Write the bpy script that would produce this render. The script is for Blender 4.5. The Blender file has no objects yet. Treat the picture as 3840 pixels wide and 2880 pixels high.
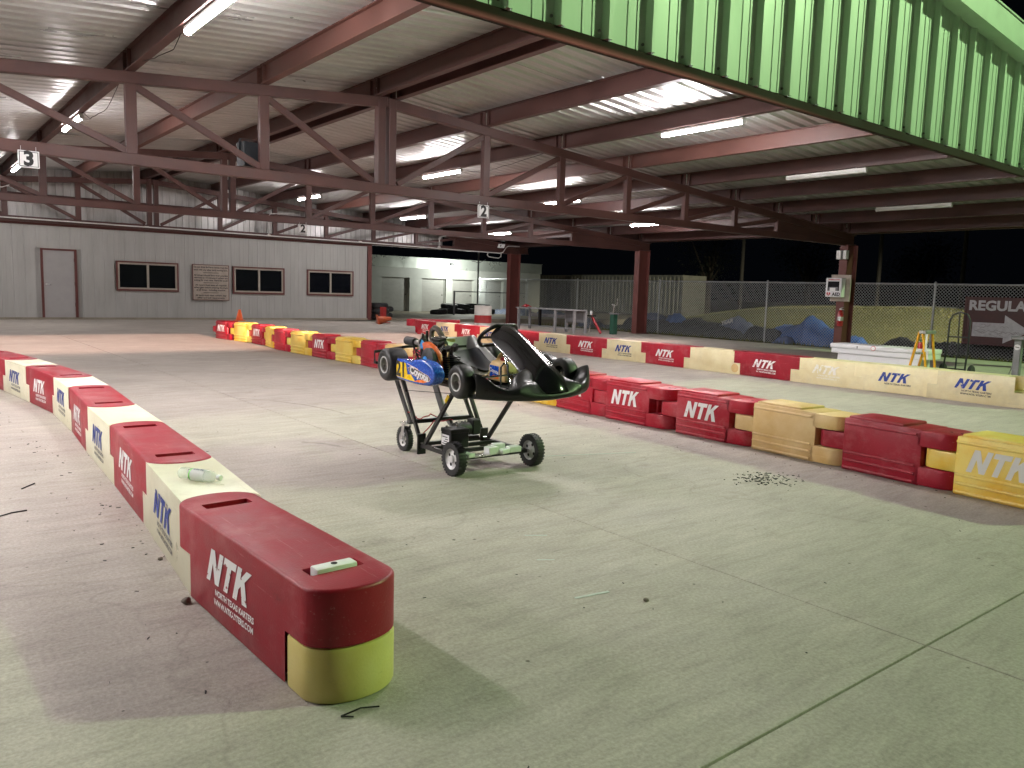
import bpy, bmesh, math, random
from mathutils import Vector, Matrix, Euler
random.seed(7)
R = math.radians
scene = bpy.context.scene
col = scene.collection

# ---------------------------------------------------------------- camera
CAM_H = 1.4
cam_d = bpy.data.cameras.new('camera'); cam = bpy.data.objects.new('camera', cam_d); col.objects.link(cam)
cam_d.sensor_width = 36.0; cam_d.lens = 36.0 * 2960.0 / 3840.0
cam_d.clip_start = 0.05; cam_d.clip_end = 600
yaw, pitch, roll = R(38.4), R(6.7), R(1.72)
fwd = Vector((math.sin(yaw) * math.cos(pitch), math.cos(yaw) * math.cos(pitch), -math.sin(pitch)))
rt = Vector((math.cos(yaw), -math.sin(yaw), 0)); dn = fwd.cross(rt)
rt2 = math.cos(roll) * rt - math.sin(roll) * dn
dn2 = math.sin(roll) * rt + math.cos(roll) * dn
mw = Matrix.Identity(4)
for i in range(3):
    mw[i][0] = rt2[i]; mw[i][1] = -dn2[i]; mw[i][2] = -fwd[i]
mw[2][3] = CAM_H
cam.matrix_world = mw
scene.camera = cam

# ---------------------------------------------------------------- night sky
world = bpy.data.worlds.new('World'); scene.world = world; world.use_nodes = True
wn = world.node_tree; wn.nodes.clear()
wo = wn.nodes.new('ShaderNodeOutputWorld'); wb = wn.nodes.new('ShaderNodeBackground')
wb.inputs[0].default_value = (0.25, 0.32, 0.5, 1); wb.inputs[1].default_value = 0.004
wn.links.new(wb.outputs[0], wo.inputs[0])

# ---------------------------------------------------------------- lamps of the place that stand outside the frame
LED_COL = (1.0, 0.945, 0.94); LED_STR = 255.0
GREEN_POS = (36.4, -15.6, 20.4); GREEN_COL = (0.64, 1.0, 0.46); GREEN_W = 56000.0
WARM_POS = (4.5, -20.0, 7.75); WARM_COL = (1.0, 0.60, 0.48); WARM_W = 300000.0
FIELD_POS = (31.2, 1.0, 7.0); FIELD_COL = (1.0, 0.92, 0.66); FIELD_W = 44000.0
def spot(name, pos, target, colr, watts, angle, blend=0.3, size=0.12):
    l = bpy.data.lights.new(name, 'SPOT'); l.energy = watts; l.color = colr
    l.spot_size = R(angle); l.spot_blend = blend; l.shadow_soft_size = size
    o = bpy.data.objects.new(name, l); col.objects.link(o); o.location = pos
    o.rotation_euler = (Vector(target) - Vector(pos)).to_track_quat('-Z', 'Y').to_euler()
    return o
spot('floodlight_lamp', GREEN_POS, (9.5, 3.0, 1.0), GREEN_COL, GREEN_W, 62, 0.35, 0.22)
spot('field_floodlight_lamp', FIELD_POS, (37.5, 19.0, -0.4), FIELD_COL, FIELD_W, 42, 0.6, 0.2)
wf = spot('band_floodlight_lamp', WARM_POS, (WARM_POS[0] + 3.0, WARM_POS[1] + 36.8, 0.0), WARM_COL, WARM_W, 40, 0.0, 0.06)
wf.scale = (1.0, 0.0705, 1.0)      # beam squeezed flat so it lights only a band of the floor

# ---------------------------------------------------------------- exposure
scene.view_settings.view_transform = 'Standard'; scene.view_settings.look = 'None'
scene.view_settings.exposure = -0.04; scene.view_settings.gamma = 1.0
scene.view_settings.use_curve_mapping = False
scene.render.engine = 'CYCLES'
scene.cycles.use_denoising = True
scene.cycles.max_bounces = 7; scene.cycles.diffuse_bounces = 4; scene.cycles.glossy_bounces = 3
scene.cycles.transmission_bounces = 6; scene.cycles.transparent_max_bounces = 16
scene.cycles.sample_clamp_indirect = 6.0
scene.cycles.caustics_reflective = False; scene.cycles.caustics_refractive = False

# ================================================================ helpers
class MB:
    def __init__(s): s.v = []; s.f = []
    def add(s, vs, fs):
        k = len(s.v); s.v += [tuple(v) for v in vs]; s.f += [tuple(i + k for i in f) for f in fs]; return s
    def box(s, a, b):
        x0, y0, z0 = a; x1, y1, z1 = b
        return s.add([(x0,y0,z0),(x1,y0,z0),(x1,y1,z0),(x0,y1,z0),(x0,y0,z1),(x1,y0,z1),(x1,y1,z1),(x0,y1,z1)],
                     [(0,3,2,1),(4,5,6,7),(0,1,5,4),(1,2,6,5),(2,3,7,6),(3,0,4,7)])
    def obox(s, c, size, rot=None):
        c = Vector(c); m = Euler(rot).to_matrix() if rot else Matrix.Identity(3)
        h = [d / 2 for d in size]; vs = []
        for z in (-1, 1):
            for x, y in ((-1,-1),(1,-1),(1,1),(-1,1)): vs.append(c + m @ Vector((x*h[0], y*h[1], z*h[2])))
        return s.add(vs, [(0,3,2,1),(4,5,6,7),(0,1,5,4),(1,2,6,5),(2,3,7,6),(3,0,4,7)])
    def bar(s, p, q, w, h, up=(0, 0, 1)):
        p, q, up = Vector(p), Vector(q), Vector(up); d = (q - p).normalized()
        if abs(d.dot(up)) > 0.98: up = Vector((1, 0, 0))
        a = d.cross(up).normalized() * (w / 2); b = a.cross(d).normalized() * (h / 2)
        vs = [p-a-b, p+a-b, p+a+b, p-a+b, q-a-b, q+a-b, q+a+b, q-a+b]
        return s.add(vs, [(0,3,2,1),(4,5,6,7),(0,1,5,4),(1,2,6,5),(2,3,7,6),(3,0,4,7)])
    def tube(s, pts, r, n=8, caps=True, closed=False):
        pts = [Vector(p) for p in pts]; rs = r if isinstance(r, (list, tuple)) else [r] * len(pts)
        up = None; rings = []
        N = len(pts)
        for i, p in enumerate(pts):
            if closed: d = pts[(i+1) % N] - pts[i-1]
            else: d = pts[min(i+1, N-1)] - pts[max(i-1, 0)]
            d.normalize()
            if up is None:
                up = Vector((0,0,1)) if abs(d.z) < 0.9 else Vector((1,0,0))
            a = d.cross(up).normalized(); b = a.cross(d).normalized(); up = b
            rings.append([p + (a*math.cos(t*2*math.pi/n) + b*math.sin(t*2*math.pi/n))*rs[i] for t in range(n)])
        vs = [v for rg in rings for v in rg]; fs = []
        for i in range(N if closed else N-1):
            j = (i+1) % N
            for t in range(n): fs.append((i*n+t, i*n+(t+1)%n, j*n+(t+1)%n, j*n+t))
        if caps and not closed:
            fs.append(tuple(range(n))[::-1]); fs.append(tuple((N-1)*n+t for t in range(n)))
        return s.add(vs, fs)
    def cyl(s, p, q, r, n=16, r2=None): return s.tube([p, q], [r, r if r2 is None else r2], n)
    def lathe(s, prof, n=24, o=(0,0,0), axis='Z', caps=True):
        # prof: (radius, height) along axis
        vs = []; fs = []
        for r, h in prof:
            for t in range(n):
                a = 2*math.pi*t/n; c, d = r*math.cos(a), r*math.sin(a)
                p = {'Z': (c, d, h), 'Y': (d, h, c), 'X': (h, c, d)}[axis]
                vs.append((p[0]+o[0], p[1]+o[1], p[2]+o[2]))
        for i in range(len(prof)-1):
            for t in range(n): fs.append((i*n+t, i*n+(t+1)%n, (i+1)*n+(t+1)%n, (i+1)*n+t))
        if caps:
            fs.append(tuple(range(n))[::-1]); k = (len(prof)-1)*n; fs.append(tuple(k+t for t in range(n)))
        return s.add(vs, fs)
    def prism(s, poly, z0, z1, fn=lambda x, y, z: (x, y, z)):
        n = len(poly); vs = [fn(x, y, z0) for x, y in poly] + [fn(x, y, z1) for x, y in poly]
        fs = [tuple(range(n))[::-1], tuple(range(n, 2*n))] + [(i, (i+1)%n, n+(i+1)%n, n+i) for i in range(n)]
        return s.add(vs, fs)
    def grid(s, rows, close=False):
        n = len(rows[0]); vs = [p for r in rows for p in r]; fs = []
        for i in range(len(rows)-1):
            for j in range(n-1 if not close else n):
                fs.append((i*n+j, i*n+(j+1)%n, (i+1)*n+(j+1)%n, (i+1)*n+j))
        return s.add(vs, fs)
    def mesh(s, name, m, smooth=None, bevel=0, seg=2, fix=True, skipz=None):
        me = bpy.data.meshes.new(name); me.from_pydata([tuple(v) for v in s.v], [], s.f)
        if fix or bevel:
            bm = bmesh.new(); bm.from_mesh(me)
            if fix: bmesh.ops.recalc_face_normals(bm, faces=bm.faces)
            if bevel:
                es = [e for e in bm.edges if len(e.link_faces) == 2 and e.calc_face_angle(0) > R(28) and not (skipz is not None and all(abs(v.co.z - skipz) < 1e-4 for v in e.verts))]
                bmesh.ops.bevel(bm, geom=es, offset=bevel, segments=seg, profile=0.5, affect='EDGES', clamp_overlap=True)
            bm.to_mesh(me); bm.free()
        me.materials.append(MT[m] if isinstance(m, str) else m)
        if smooth is not None: me.shade_smooth(); me.set_sharp_from_angle(angle=R(smooth))
        return me
    def build(s, name, m, parent=None, smooth=None, bevel=0, seg=2, fix=True):
        return link(name, s.mesh(name, m, smooth, bevel, seg, fix), parent)

def link(name, me, parent=None, loc=None, rot=None):
    o = bpy.data.objects.new(name, me); col.objects.link(o)
    if parent: o.parent = parent
    if loc: o.location = loc
    if rot: o.rotation_euler = rot
    return o
def thing(name, label, cat, loc=(0,0,0), rz=0, group=None, rot=None):
    o = bpy.data.objects.new(name, None); col.objects.link(o); o.empty_display_size = 0.1
    o.location = loc; o.rotation_euler = rot if rot else (0, 0, rz)
    return tag(o, label, cat, group)
def tag(o, label, cat, group=None):
    o['label'] = label; o['category'] = cat
    if group: o['group'] = group
    return o
def struct(o): o['kind'] = 'structure'; return o
def empty(name, parent=None, loc=(0,0,0)):
    o = bpy.data.objects.new(name, None); col.objects.link(o); o.location = loc; o.parent = parent; return o

MT = {}
def mat(name, c, rough=0.5, metal=0.0, var=0.12, scale=6.0, c2=None, thr=None, bump=0.0, bscale=80.0, coat=0.0, emit=None, spec=0.5, coord='Object', rvar=0.12, stretch=None, alpha=None, trans=0.0, sss=0.0, scuff=None):
    m = bpy.data.materials.new(name); m.use_nodes = True; nt = m.node_tree; N = nt.nodes; L = nt.links
    b = N['Principled BSDF']
    tc = N.new('ShaderNodeTexCoord')
    if coord == 'World':
        g = N.new('ShaderNodeNewGeometry'); src = g.outputs['Position']
    else: src = tc.outputs[coord]
    if stretch:
        mp = N.new('ShaderNodeMapping'); mp.inputs['Scale'].default_value = stretch; L.new(src, mp.inputs[0]); src = mp.outputs[0]
    if coord == 'Object':
        # every copy gets its own piece of the pattern
        oi = N.new('ShaderNodeObjectInfo'); ml = N.new('ShaderNodeVectorMath'); ml.operation = 'MULTIPLY_ADD'
        cv = N.new('ShaderNodeCombineXYZ')
        for q in range(3): L.new(oi.outputs['Random'], cv.inputs[q])
        L.new(cv.outputs[0], ml.inputs[0]); ml.inputs[1].default_value = (37, 53, 71); L.new(src, ml.inputs[2]); src = ml.outputs[0]
    n1 = N.new('ShaderNodeTexNoise'); n1.inputs['Scale'].default_value = scale; n1.inputs['Detail'].default_value = 6; n1.inputs['Roughness'].default_value = 0.62
    L.new(src, n1.inputs['Vector'])
    rp = N.new('ShaderNodeValToRGB'); L.new(n1.outputs['Fac'], rp.inputs[0])
    lo, hi = thr if thr else (0.3, 0.7)
    rp.color_ramp.elements[0].position = lo; rp.color_ramp.elements[1].position = hi
    if c2 is None:
        a = tuple(min(1, x*(1-var)) for x in c); d = tuple(min(1, x*(1+var)) for x in c)
    else: a, d = c, c2
    rp.color_ramp.elements[0].color = (*a, 1); rp.color_ramp.elements[1].color = (*d, 1)
    colr = rp.outputs[0]
    if scuff:
        # rubbed and dusty patches, thin scratches
        for sc_, st_, p0, p1, cc in ((2.6, (1, 1, 1), .50, .72, scuff[0]), (9.0, (.35, 6, 6), .60, .68, scuff[0]), (5.0, (1, 1, 2.5), .62, .74, scuff[1])):
            mp2 = N.new('ShaderNodeMapping'); mp2.inputs['Scale'].default_value = st_; mp2.inputs['Rotation'].default_value = (.2, .3, .5*sc_); L.new(src, mp2.inputs[0])
            n3 = N.new('ShaderNodeTexNoise'); n3.inputs['Scale'].default_value = sc_; n3.inputs['Detail'].default_value = 9; n3.inputs['Roughness'].default_value = .72; L.new(mp2.outputs[0], n3.inputs['Vector'])
            r3_ = N.new('ShaderNodeMapRange'); L.new(n3.outputs['Fac'], r3_.inputs[0]); r3_.inputs[1].default_value = p0; r3_.inputs[2].default_value = p1; r3_.inputs[4].default_value = scuff[2]
            mx = N.new('ShaderNodeMix'); mx.data_type = 'RGBA'; L.new(r3_.outputs[0], mx.inputs[0]); L.new(colr, mx.inputs[6]); mx.inputs[7].default_value = (*cc, 1); colr = mx.outputs[2]
        hs = N.new('ShaderNodeHueSaturation'); L.new(colr, hs.inputs['Color'])
        oi2 = N.new('ShaderNodeObjectInfo'); m2 = N.new('ShaderNodeMapRange'); L.new(oi2.outputs['Random'], m2.inputs[0]); m2.inputs[3].default_value = .86; m2.inputs[4].default_value = 1.10; L.new(m2.outputs[0], hs.inputs['Value']); colr = hs.outputs[0]
    L.new(colr, b.inputs['Base Color'])
    mr = N.new('ShaderNodeMapRange'); L.new(n1.outputs['Fac'], mr.inputs[0])
    mr.inputs[1].default_value = 0.25; mr.inputs[2].default_value = 0.75
    mr.inputs[3].default_value = max(0.02, rough-rvar); mr.inputs[4].default_value = min(1, rough+rvar)
    L.new(mr.outputs[0], b.inputs['Roughness'])
    b.inputs['Metallic'].default_value = metal
    b.inputs['Specular IOR Level'].default_value = spec
    if coat: b.inputs['Coat Weight'].default_value = coat; b.inputs['Coat Roughness'].default_value = 0.12
    if trans: b.inputs['Transmission Weight'].default_value = trans
    if sss: b.inputs['Subsurface Weight'].default_value = sss; b.inputs['Subsurface Radius'].default_value = (0.03, 0.02, 0.01)
    if bump:
        n2 = N.new('ShaderNodeTexNoise'); n2.inputs['Scale'].default_value = bscale; n2.inputs['Detail'].default_value = 3
        L.new(src, n2.inputs['Vector'])
        bp = N.new('ShaderNodeBump'); bp.inputs['Strength'].default_value = bump; bp.inputs['Distance'].default_value = 0.01
        L.new(n2.outputs['Fac'], bp.inputs['Height']); L.new(bp.outputs[0], b.inputs['Normal'])
    if alpha is not None: b.inputs['Alpha'].default_value = alpha
    if emit:
        b.inputs['Emission Color'].default_value = (*emit[0], 1); b.inputs['Emission Strength'].default_value = emit[1]
    MT[name] = m
    return m
def worn(name, ink, ground, thr=(0.40, 0.46), scale=14.0, rough=0.45):
    # print that has flaked off in places, showing the plastic under it
    return mat(name, ground, rough, 0, 0, scale, c2=ink, thr=thr, coord='Object')

# ================================================================ materials
RED = (0.40, 0.022, 0.040); RED2 = (0.47, 0.028, 0.045); CREAM = (0.78, 0.70, 0.42); YEL = (0.78, 0.50, 0.07); TAN = (0.66, 0.47, 0.20)
mat('end_cream_green_lit', (0.70, 0.56, 0.16), 0.40, 0, 0, 3.5, c2=(0.78, 0.68, 0.28), bump=0.10, bscale=110, scuff=((0.55, 0.46, 0.24), (0.36, 0.28, 0.10), 0.5))  # cream made yellower: tint of the green floodlight put into the colour
mat('red_plastic', (0.26, 0.008, 0.020), 0.42, 0, 0, 3.2, c2=(0.37, 0.014, 0.032), bump=0.12, bscale=120, rvar=0.14, scuff=((0.52, 0.19, 0.20), (0.08, 0.010, 0.014), 0.48), spec=0.35)
mat('bright_red_plastic', (0.36, 0.009, 0.024), 0.38, 0, 0, 3.0, c2=(0.48, 0.016, 0.038), bump=0.10, bscale=90, rvar=0.12, scuff=((0.52, 0.19, 0.20), (0.08, 0.010, 0.014), 0.48), spec=0.35)
mat('cream_plastic', (0.70, 0.60, 0.33), 0.40, 0, 0, 3.5, c2=(0.82, 0.75, 0.49), bump=0.10, bscale=110, scuff=((0.50, 0.44, 0.30), (0.34, 0.28, 0.17), 0.50))
mat('pale_cream_plastic', (0.74, 0.70, 0.50), 0.36, 0, 0, 3.5, c2=(0.84, 0.82, 0.64), bump=0.08, bscale=110, scuff=((0.50, 0.44, 0.30), (0.34, 0.28, 0.17), 0.50))
mat('yellow_plastic', (0.80, 0.46, 0.015), 0.38, 0, 0, 2.4, c2=(0.84, 0.66, 0.16), thr=(0.35, 0.6), bump=0.10, bscale=90, scuff=((0.80, 0.66, 0.28), (0.36, 0.24, 0.07), 0.35))
mat('tan_plastic', (0.58, 0.36, 0.12), 0.42, 0, 0, 3.4, c2=(0.70, 0.52, 0.26), bump=0.10, bscale=90, scuff=((0.80, 0.66, 0.28), (0.36, 0.24, 0.07), 0.35))
worn('ink_white_on_red', (0.86, 0.86, 0.84), (0.32, 0.012, 0.026), (0.36, 0.40), 22)
worn('ink_white_solid', (0.88, 0.88, 0.86), (0.45, 0.03, 0.045), (0.27, 0.31), 12)
worn('ink_blue_on_cream', (0.012, 0.04, 0.26), (0.72, 0.63, 0.36), (0.345, 0.38), 20)
worn('ink_faded_on_cream', (0.87, 0.85, 0.78), (0.76, 0.69, 0.42), (0.40, 0.46), 18)
worn('ink_black_on_cream', (0.03, 0.03, 0.05), (0.72, 0.63, 0.36), (0.36, 0.42), 40)
worn('ink_grey_on_yellow', (0.72, 0.71, 0.66), (0.80, 0.55, 0.12), (0.30, 0.36), 10)
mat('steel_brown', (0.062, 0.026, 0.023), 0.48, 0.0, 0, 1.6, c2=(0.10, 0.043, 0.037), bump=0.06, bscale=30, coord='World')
mat('steel_brown_lit', (0.105, 0.042, 0.032), 0.5, 0.0, 0, 1.4, c2=(0.15, 0.062, 0.048), bump=0.05, bscale=30, coord='World')  # lamplight on some purlins put into a lighter brown
mat('sill_brown', (0.028, 0.016, 0.013), 0.75, 0, 0.3, 3, coord='World', spec=0.1)
mat('column_brown', (0.11, 0.032, 0.027), 0.55, 0, 0, 2.0, c2=(0.16, 0.050, 0.042), bump=0.05, bscale=30, coord='World')
mat('galvalume', (0.47, 0.47, 0.465), 0.36, 0.5, 0, 1.1, c2=(0.62, 0.62, 0.615), bump=0.05, bscale=40, coord='World', stretch=(0.5, 1.5, 1))
mat('galvalume_back', (0.50, 0.48, 0.47), 0.36, 0.5, 0, 2.0, c2=(0.76, 0.74, 0.73), coord='World', stretch=(3, 1, 0.35))
mat('green_panel', (0.50, 0.64, 0.52), 0.44, 0.0, 0, 2.2, c2=(0.58, 0.72, 0.60), bump=0.05, bscale=140, coord='World', stretch=(1, 1, 0.25))
mat('green_trim', (0.42, 0.55, 0.43), 0.45, 0, 0.1, 3)
mat('wall_beige', (0.36, 0.358, 0.34), 0.5, 0, 0, 1.5, c2=(0.43, 0.428, 0.41), bump=0.05, bscale=30, coord='World', stretch=(2, 1, 0.4))
mat('wall_door', (0.37, 0.36, 0.355), 0.5, 0, 0.06, 3)
mat('trim_red_brown', (0.12, 0.035, 0.03), 0.5, 0, 0.2, 8)
mat('frame_beige', (0.36, 0.32, 0.27), 0.5, 0, 0.1, 8)
mat('window_dark', (0.006, 0.007, 0.010), 0.06, 0, 0.1, 3, rvar=0.02)
mat('white_paint', (0.72, 0.71, 0.70), 0.42, 0, 0.06, 6)
mat('conduit_white', (0.70, 0.68, 0.66), 0.45, 0, 0.08, 10)
mat('led_lit', (0.9, 0.9, 0.9), 0.5, 0, 0.02, 4, emit=(LED_COL, LED_STR))
mat('led_lit_boosted', (0.9, 0.9, 0.9), 0.5, 0, 0.02, 4, emit=(LED_COL, LED_STR*1.5))  # unseen front left tubes boosted to strengthen the foreground light and shadow
mat('led_lit_dimmed', (0.9, 0.9, 0.9), 0.5, 0, 0.02, 4, emit=(LED_COL, LED_STR*.74))  # middle bay tubes turned down to darken the floor under them
mat('led_lit_dimmest', (0.9, 0.9, 0.9), 0.5, 0, 0.02, 4, emit=(LED_COL, LED_STR*.62))  # back bay tubes turned down further for the dark floor by the clubhouse
mat('led_unlit', (0.62, 0.62, 0.60), 0.35, 0, 0.05, 4)
mat('sign_white', (0.80, 0.80, 0.80), 0.4, 0, 0.05, 6)
mat('ink_black', (0.012, 0.012, 0.013), 0.5, 0, 0.1, 8)
mat('ink_red', (0.5, 0.02, 0.03), 0.5, 0, 0.1, 8)
mat('speaker_black', (0.012, 0.016, 0.022), 0.55, 0, 0.2, 8)
mat('cable_black', (0.012, 0.012, 0.012), 0.6, 0, 0.2, 8)
mat('galv_pipe', (0.42, 0.43, 0.44), 0.42, 0.55, 0, 6, c2=(0.55, 0.56, 0.57), coord='World')
mat('chain_wire', (0.52, 0.54, 0.54), 0.5, 0.2, 0.15, 20)
mat('tire_rubber', (0.012, 0.012, 0.013), 0.62, 0, 0, 5, c2=(0.028, 0.028, 0.029), bump=0.15, bscale=60)
mat('slick_rubber', (0.010, 0.010, 0.011), 0.5, 0, 0, 5, c2=(0.026, 0.026, 0.027), bump=0.10, bscale=90)
mat('blue_tarp', (0.04, 0.13, 0.44), 0.42, 0, 0, 3, c2=(0.08, 0.21, 0.58), bump=0.4, bscale=7)
mat('slate_tarp', (0.09, 0.13, 0.26), 0.5, 0, 0, 3, c2=(0.19, 0.22, 0.32), bump=0.5, bscale=6)
mat('black_tarp', (0.014, 0.015, 0.018), 0.5, 0, 0, 3, c2=(0.04, 0.04, 0.046), bump=0.5, bscale=6)
mat('cone_orange', (0.80, 0.13, 0.02), 0.45, 0, 0.15, 8)
mat('dark_orange', (0.45, 0.08, 0.02), 0.5, 0, 0.2, 8)
mat('barrel_white', (0.70, 0.68, 0.64), 0.5, 0, 0, 4, c2=(0.55, 0.52, 0.47), thr=(0.5, 0.8))
mat('barrel_red', (0.36, 0.02, 0.02), 0.5, 0, 0.25, 5)
mat('bench_grey', (0.30, 0.30, 0.31), 0.5, 0.2, 0.15, 5)
mat('dark_cavity', (0.010, 0.008, 0.008), 0.8, 0, 0.2, 8)
mat('box_white', (0.72, 0.72, 0.74), 0.45, 0, 0, 5, c2=(0.60, 0.60, 0.61), thr=(0.55, 0.8))
mat('ladder_yellow', (0.72, 0.34, 0.01), 0.4, 0, 0.15, 8)
mat('aluminium', (0.62, 0.62, 0.62), 0.3, 0.85, 0.1, 8)
mat('hand_truck_black', (0.018, 0.018, 0.020), 0.5, 0, 0.2, 8)
mat('sign_brown', (0.075, 0.030, 0.030), 0.55, 0, 0, 3, c2=(0.11, 0.042, 0.040))
mat('sign_letters', (0.50, 0.48, 0.50), 0.5, 0, 0, 9, c2=(0.66, 0.64, 0.66), bump=0.2, bscale=20)
mat('grey_paint', (0.17, 0.17, 0.18), 0.5, 0, 0.15, 8)
mat('jack_red', (0.40, 0.015, 0.025), 0.4, 0, 0.15, 8)
mat('post_green', (0.012, 0.07, 0.045), 0.45, 0, 0.2, 8)
mat('plywood', (0.40, 0.34, 0.29), 0.6, 0, 0.2, 6)
mat('extinguisher_red', (0.36, 0.02, 0.025), 0.3, 0, 0.12, 8, coat=0.3)
mat('storage_wall', (0.40, 0.41, 0.38), 0.7, 0, 0, 1.2, c2=(0.50, 0.51, 0.47), coord='World')
mat('storage_metal', (0.62, 0.66, 0.60), 0.3, 0.6, 0, 1.0, c2=(0.74, 0.78, 0.72), bump=0.3, bscale=3, coord='World')
mat('storage_door', (0.36, 0.355, 0.33), 0.55, 0, 0.08, 3)
mat('wall_lamp', (1, 1, 1), 0.5, 0, 0.01, 4, emit=((0.95, 1.0, 0.82), 25.0))
mat('container', (0.065, 0.066, 0.055), 0.7, 0, 0, 2.2, c2=(0.105, 0.105, 0.088), thr=(0.36, 0.5), coord='World')
mat('wood_pole', (0.016, 0.014, 0.011), 0.8, 0, 0.25, 5)
mat('leaf', (0.005, 0.008, 0.004), 0.6, 0, 0.4, 2, coord='World')
mat('bark', (0.05, 0.04, 0.03), 0.8, 0, 0.3, 6)
mat('light_blocker_wall', (0.32, 0.31, 0.29), 0.7, 0, 0.1, 2, coord='World')
# kart
mat('gloss_black', (0.006, 0.006, 0.007), 0.15, 0, 0, 4, c2=(0.011, 0.011, 0.012), rvar=0.04)
mat('satin_black', (0.008, 0.0085, 0.0085), 0.34, 0, 0, 6, c2=(0.015, 0.016, 0.016), bump=0.06, bscale=90, rvar=0.10, spec=0.32)
mat('matt_black', (0.014, 0.014, 0.015), 0.55, 0, 0.25, 8)
mat('frame_black', (0.010, 0.010, 0.011), 0.34, 0, 0.2, 9, bump=0.04, bscale=60)
mat('chrome', (0.72, 0.72, 0.72), 0.14, 1.0, 0.05, 8, rvar=0.05)
mat('dull_steel', (0.32, 0.31, 0.30), 0.4, 0.9, 0.25, 14)
mat('rim_steel', (0.34, 0.33, 0.31), 0.34, 0.85, 0.2, 12)
mat('wheel_white', (0.66, 0.66, 0.66), 0.4, 0.2, 0.1, 9)
mat('engine_orange', (0.62, 0.10, 0.015), 0.32, 0, 0.15, 9, coat=0.3)
mat('engine_dark', (0.02, 0.019, 0.018), 0.42, 0.3, 0.4, 16, bump=0.3, bscale=40)
mat('exhaust_wrap', (0.10, 0.085, 0.07), 0.85, 0, 0.3, 22, bump=0.6, bscale=60)
mat('sticker_blue', (0.03, 0.26, 0.62), 0.35, 0, 0.12, 9)
mat('pod_yellow', (0.86, 0.58, 0.005), 0.28, 0, 0.08, 9, coat=0.3)
mat('pod_blue', (0.010, 0.045, 0.36), 0.22, 0, 0, 70, c2=(0.02, 0.16, 0.66), thr=(0.42, 0.66), coat=0.5)
mat('pod_orange', (0.85, 0.17, 0.01), 0.28, 0, 0.08, 9, coat=0.3)
mat('pod_pale', (0.80, 0.62, 0.55), 0.3, 0, 0.08, 9)
mat('ink_silver', (0.62, 0.62, 0.63), 0.3, 0, 0, 26, c2=(0.86, 0.86, 0.87), coat=0.3)
mat('tank_plastic', (0.62, 0.42, 0.17), 0.38, 0, 0, 5, c2=(0.76, 0.56, 0.27), sss=0.15)
mat('seat_silver', (0.30, 0.295, 0.285), 0.34, 0.35, 0.1, 9, bump=0.1, bscale=120)
mat('seat_pad', (0.020, 0.022, 0.027), 0.55, 0, 0.2, 9)
mat('brass', (0.50, 0.40, 0.18), 0.4, 0.6, 0.3, 20)
mat('wire_red', (0.30, 0.01, 0.02), 0.5, 0, 0.1, 8)
mat('bottle_label', (0.86, 0.88, 0.90), 0.4, 0, 0.03, 8, alpha=0.6)
mat('bottle_green', (0.10, 0.45, 0.06), 0.4, 0, 0.1, 8)
mat('ink_navy', (0.02, 0.03, 0.20), 0.4, 0, 0.1, 8)
mat('bottle_plastic', (0.86, 0.92, 0.90), 0.10, 0, 0.01, 8, rvar=0.03, alpha=0.30)
mat('cap_white', (0.80, 0.81, 0.80), 0.4, 0, 0.04, 8)
mat('litter', (0.012, 0.011, 0.010), 0.8, 0, 0.4, 30)
mat('pebble', (0.20, 0.17, 0.14), 0.8, 0, 0.3, 40)
mat('rubber_mark', (0.24, 0.22, 0.195), 0.8, 0, 0, 9, c2=(0.36, 0.325, 0.285), thr=(0.42, 0.60), coord='World')
mat('chalk', (0.42, 0.45, 0.42), 0.9, 0, 0, 30, c2=(0.50, 0.55, 0.52))

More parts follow.
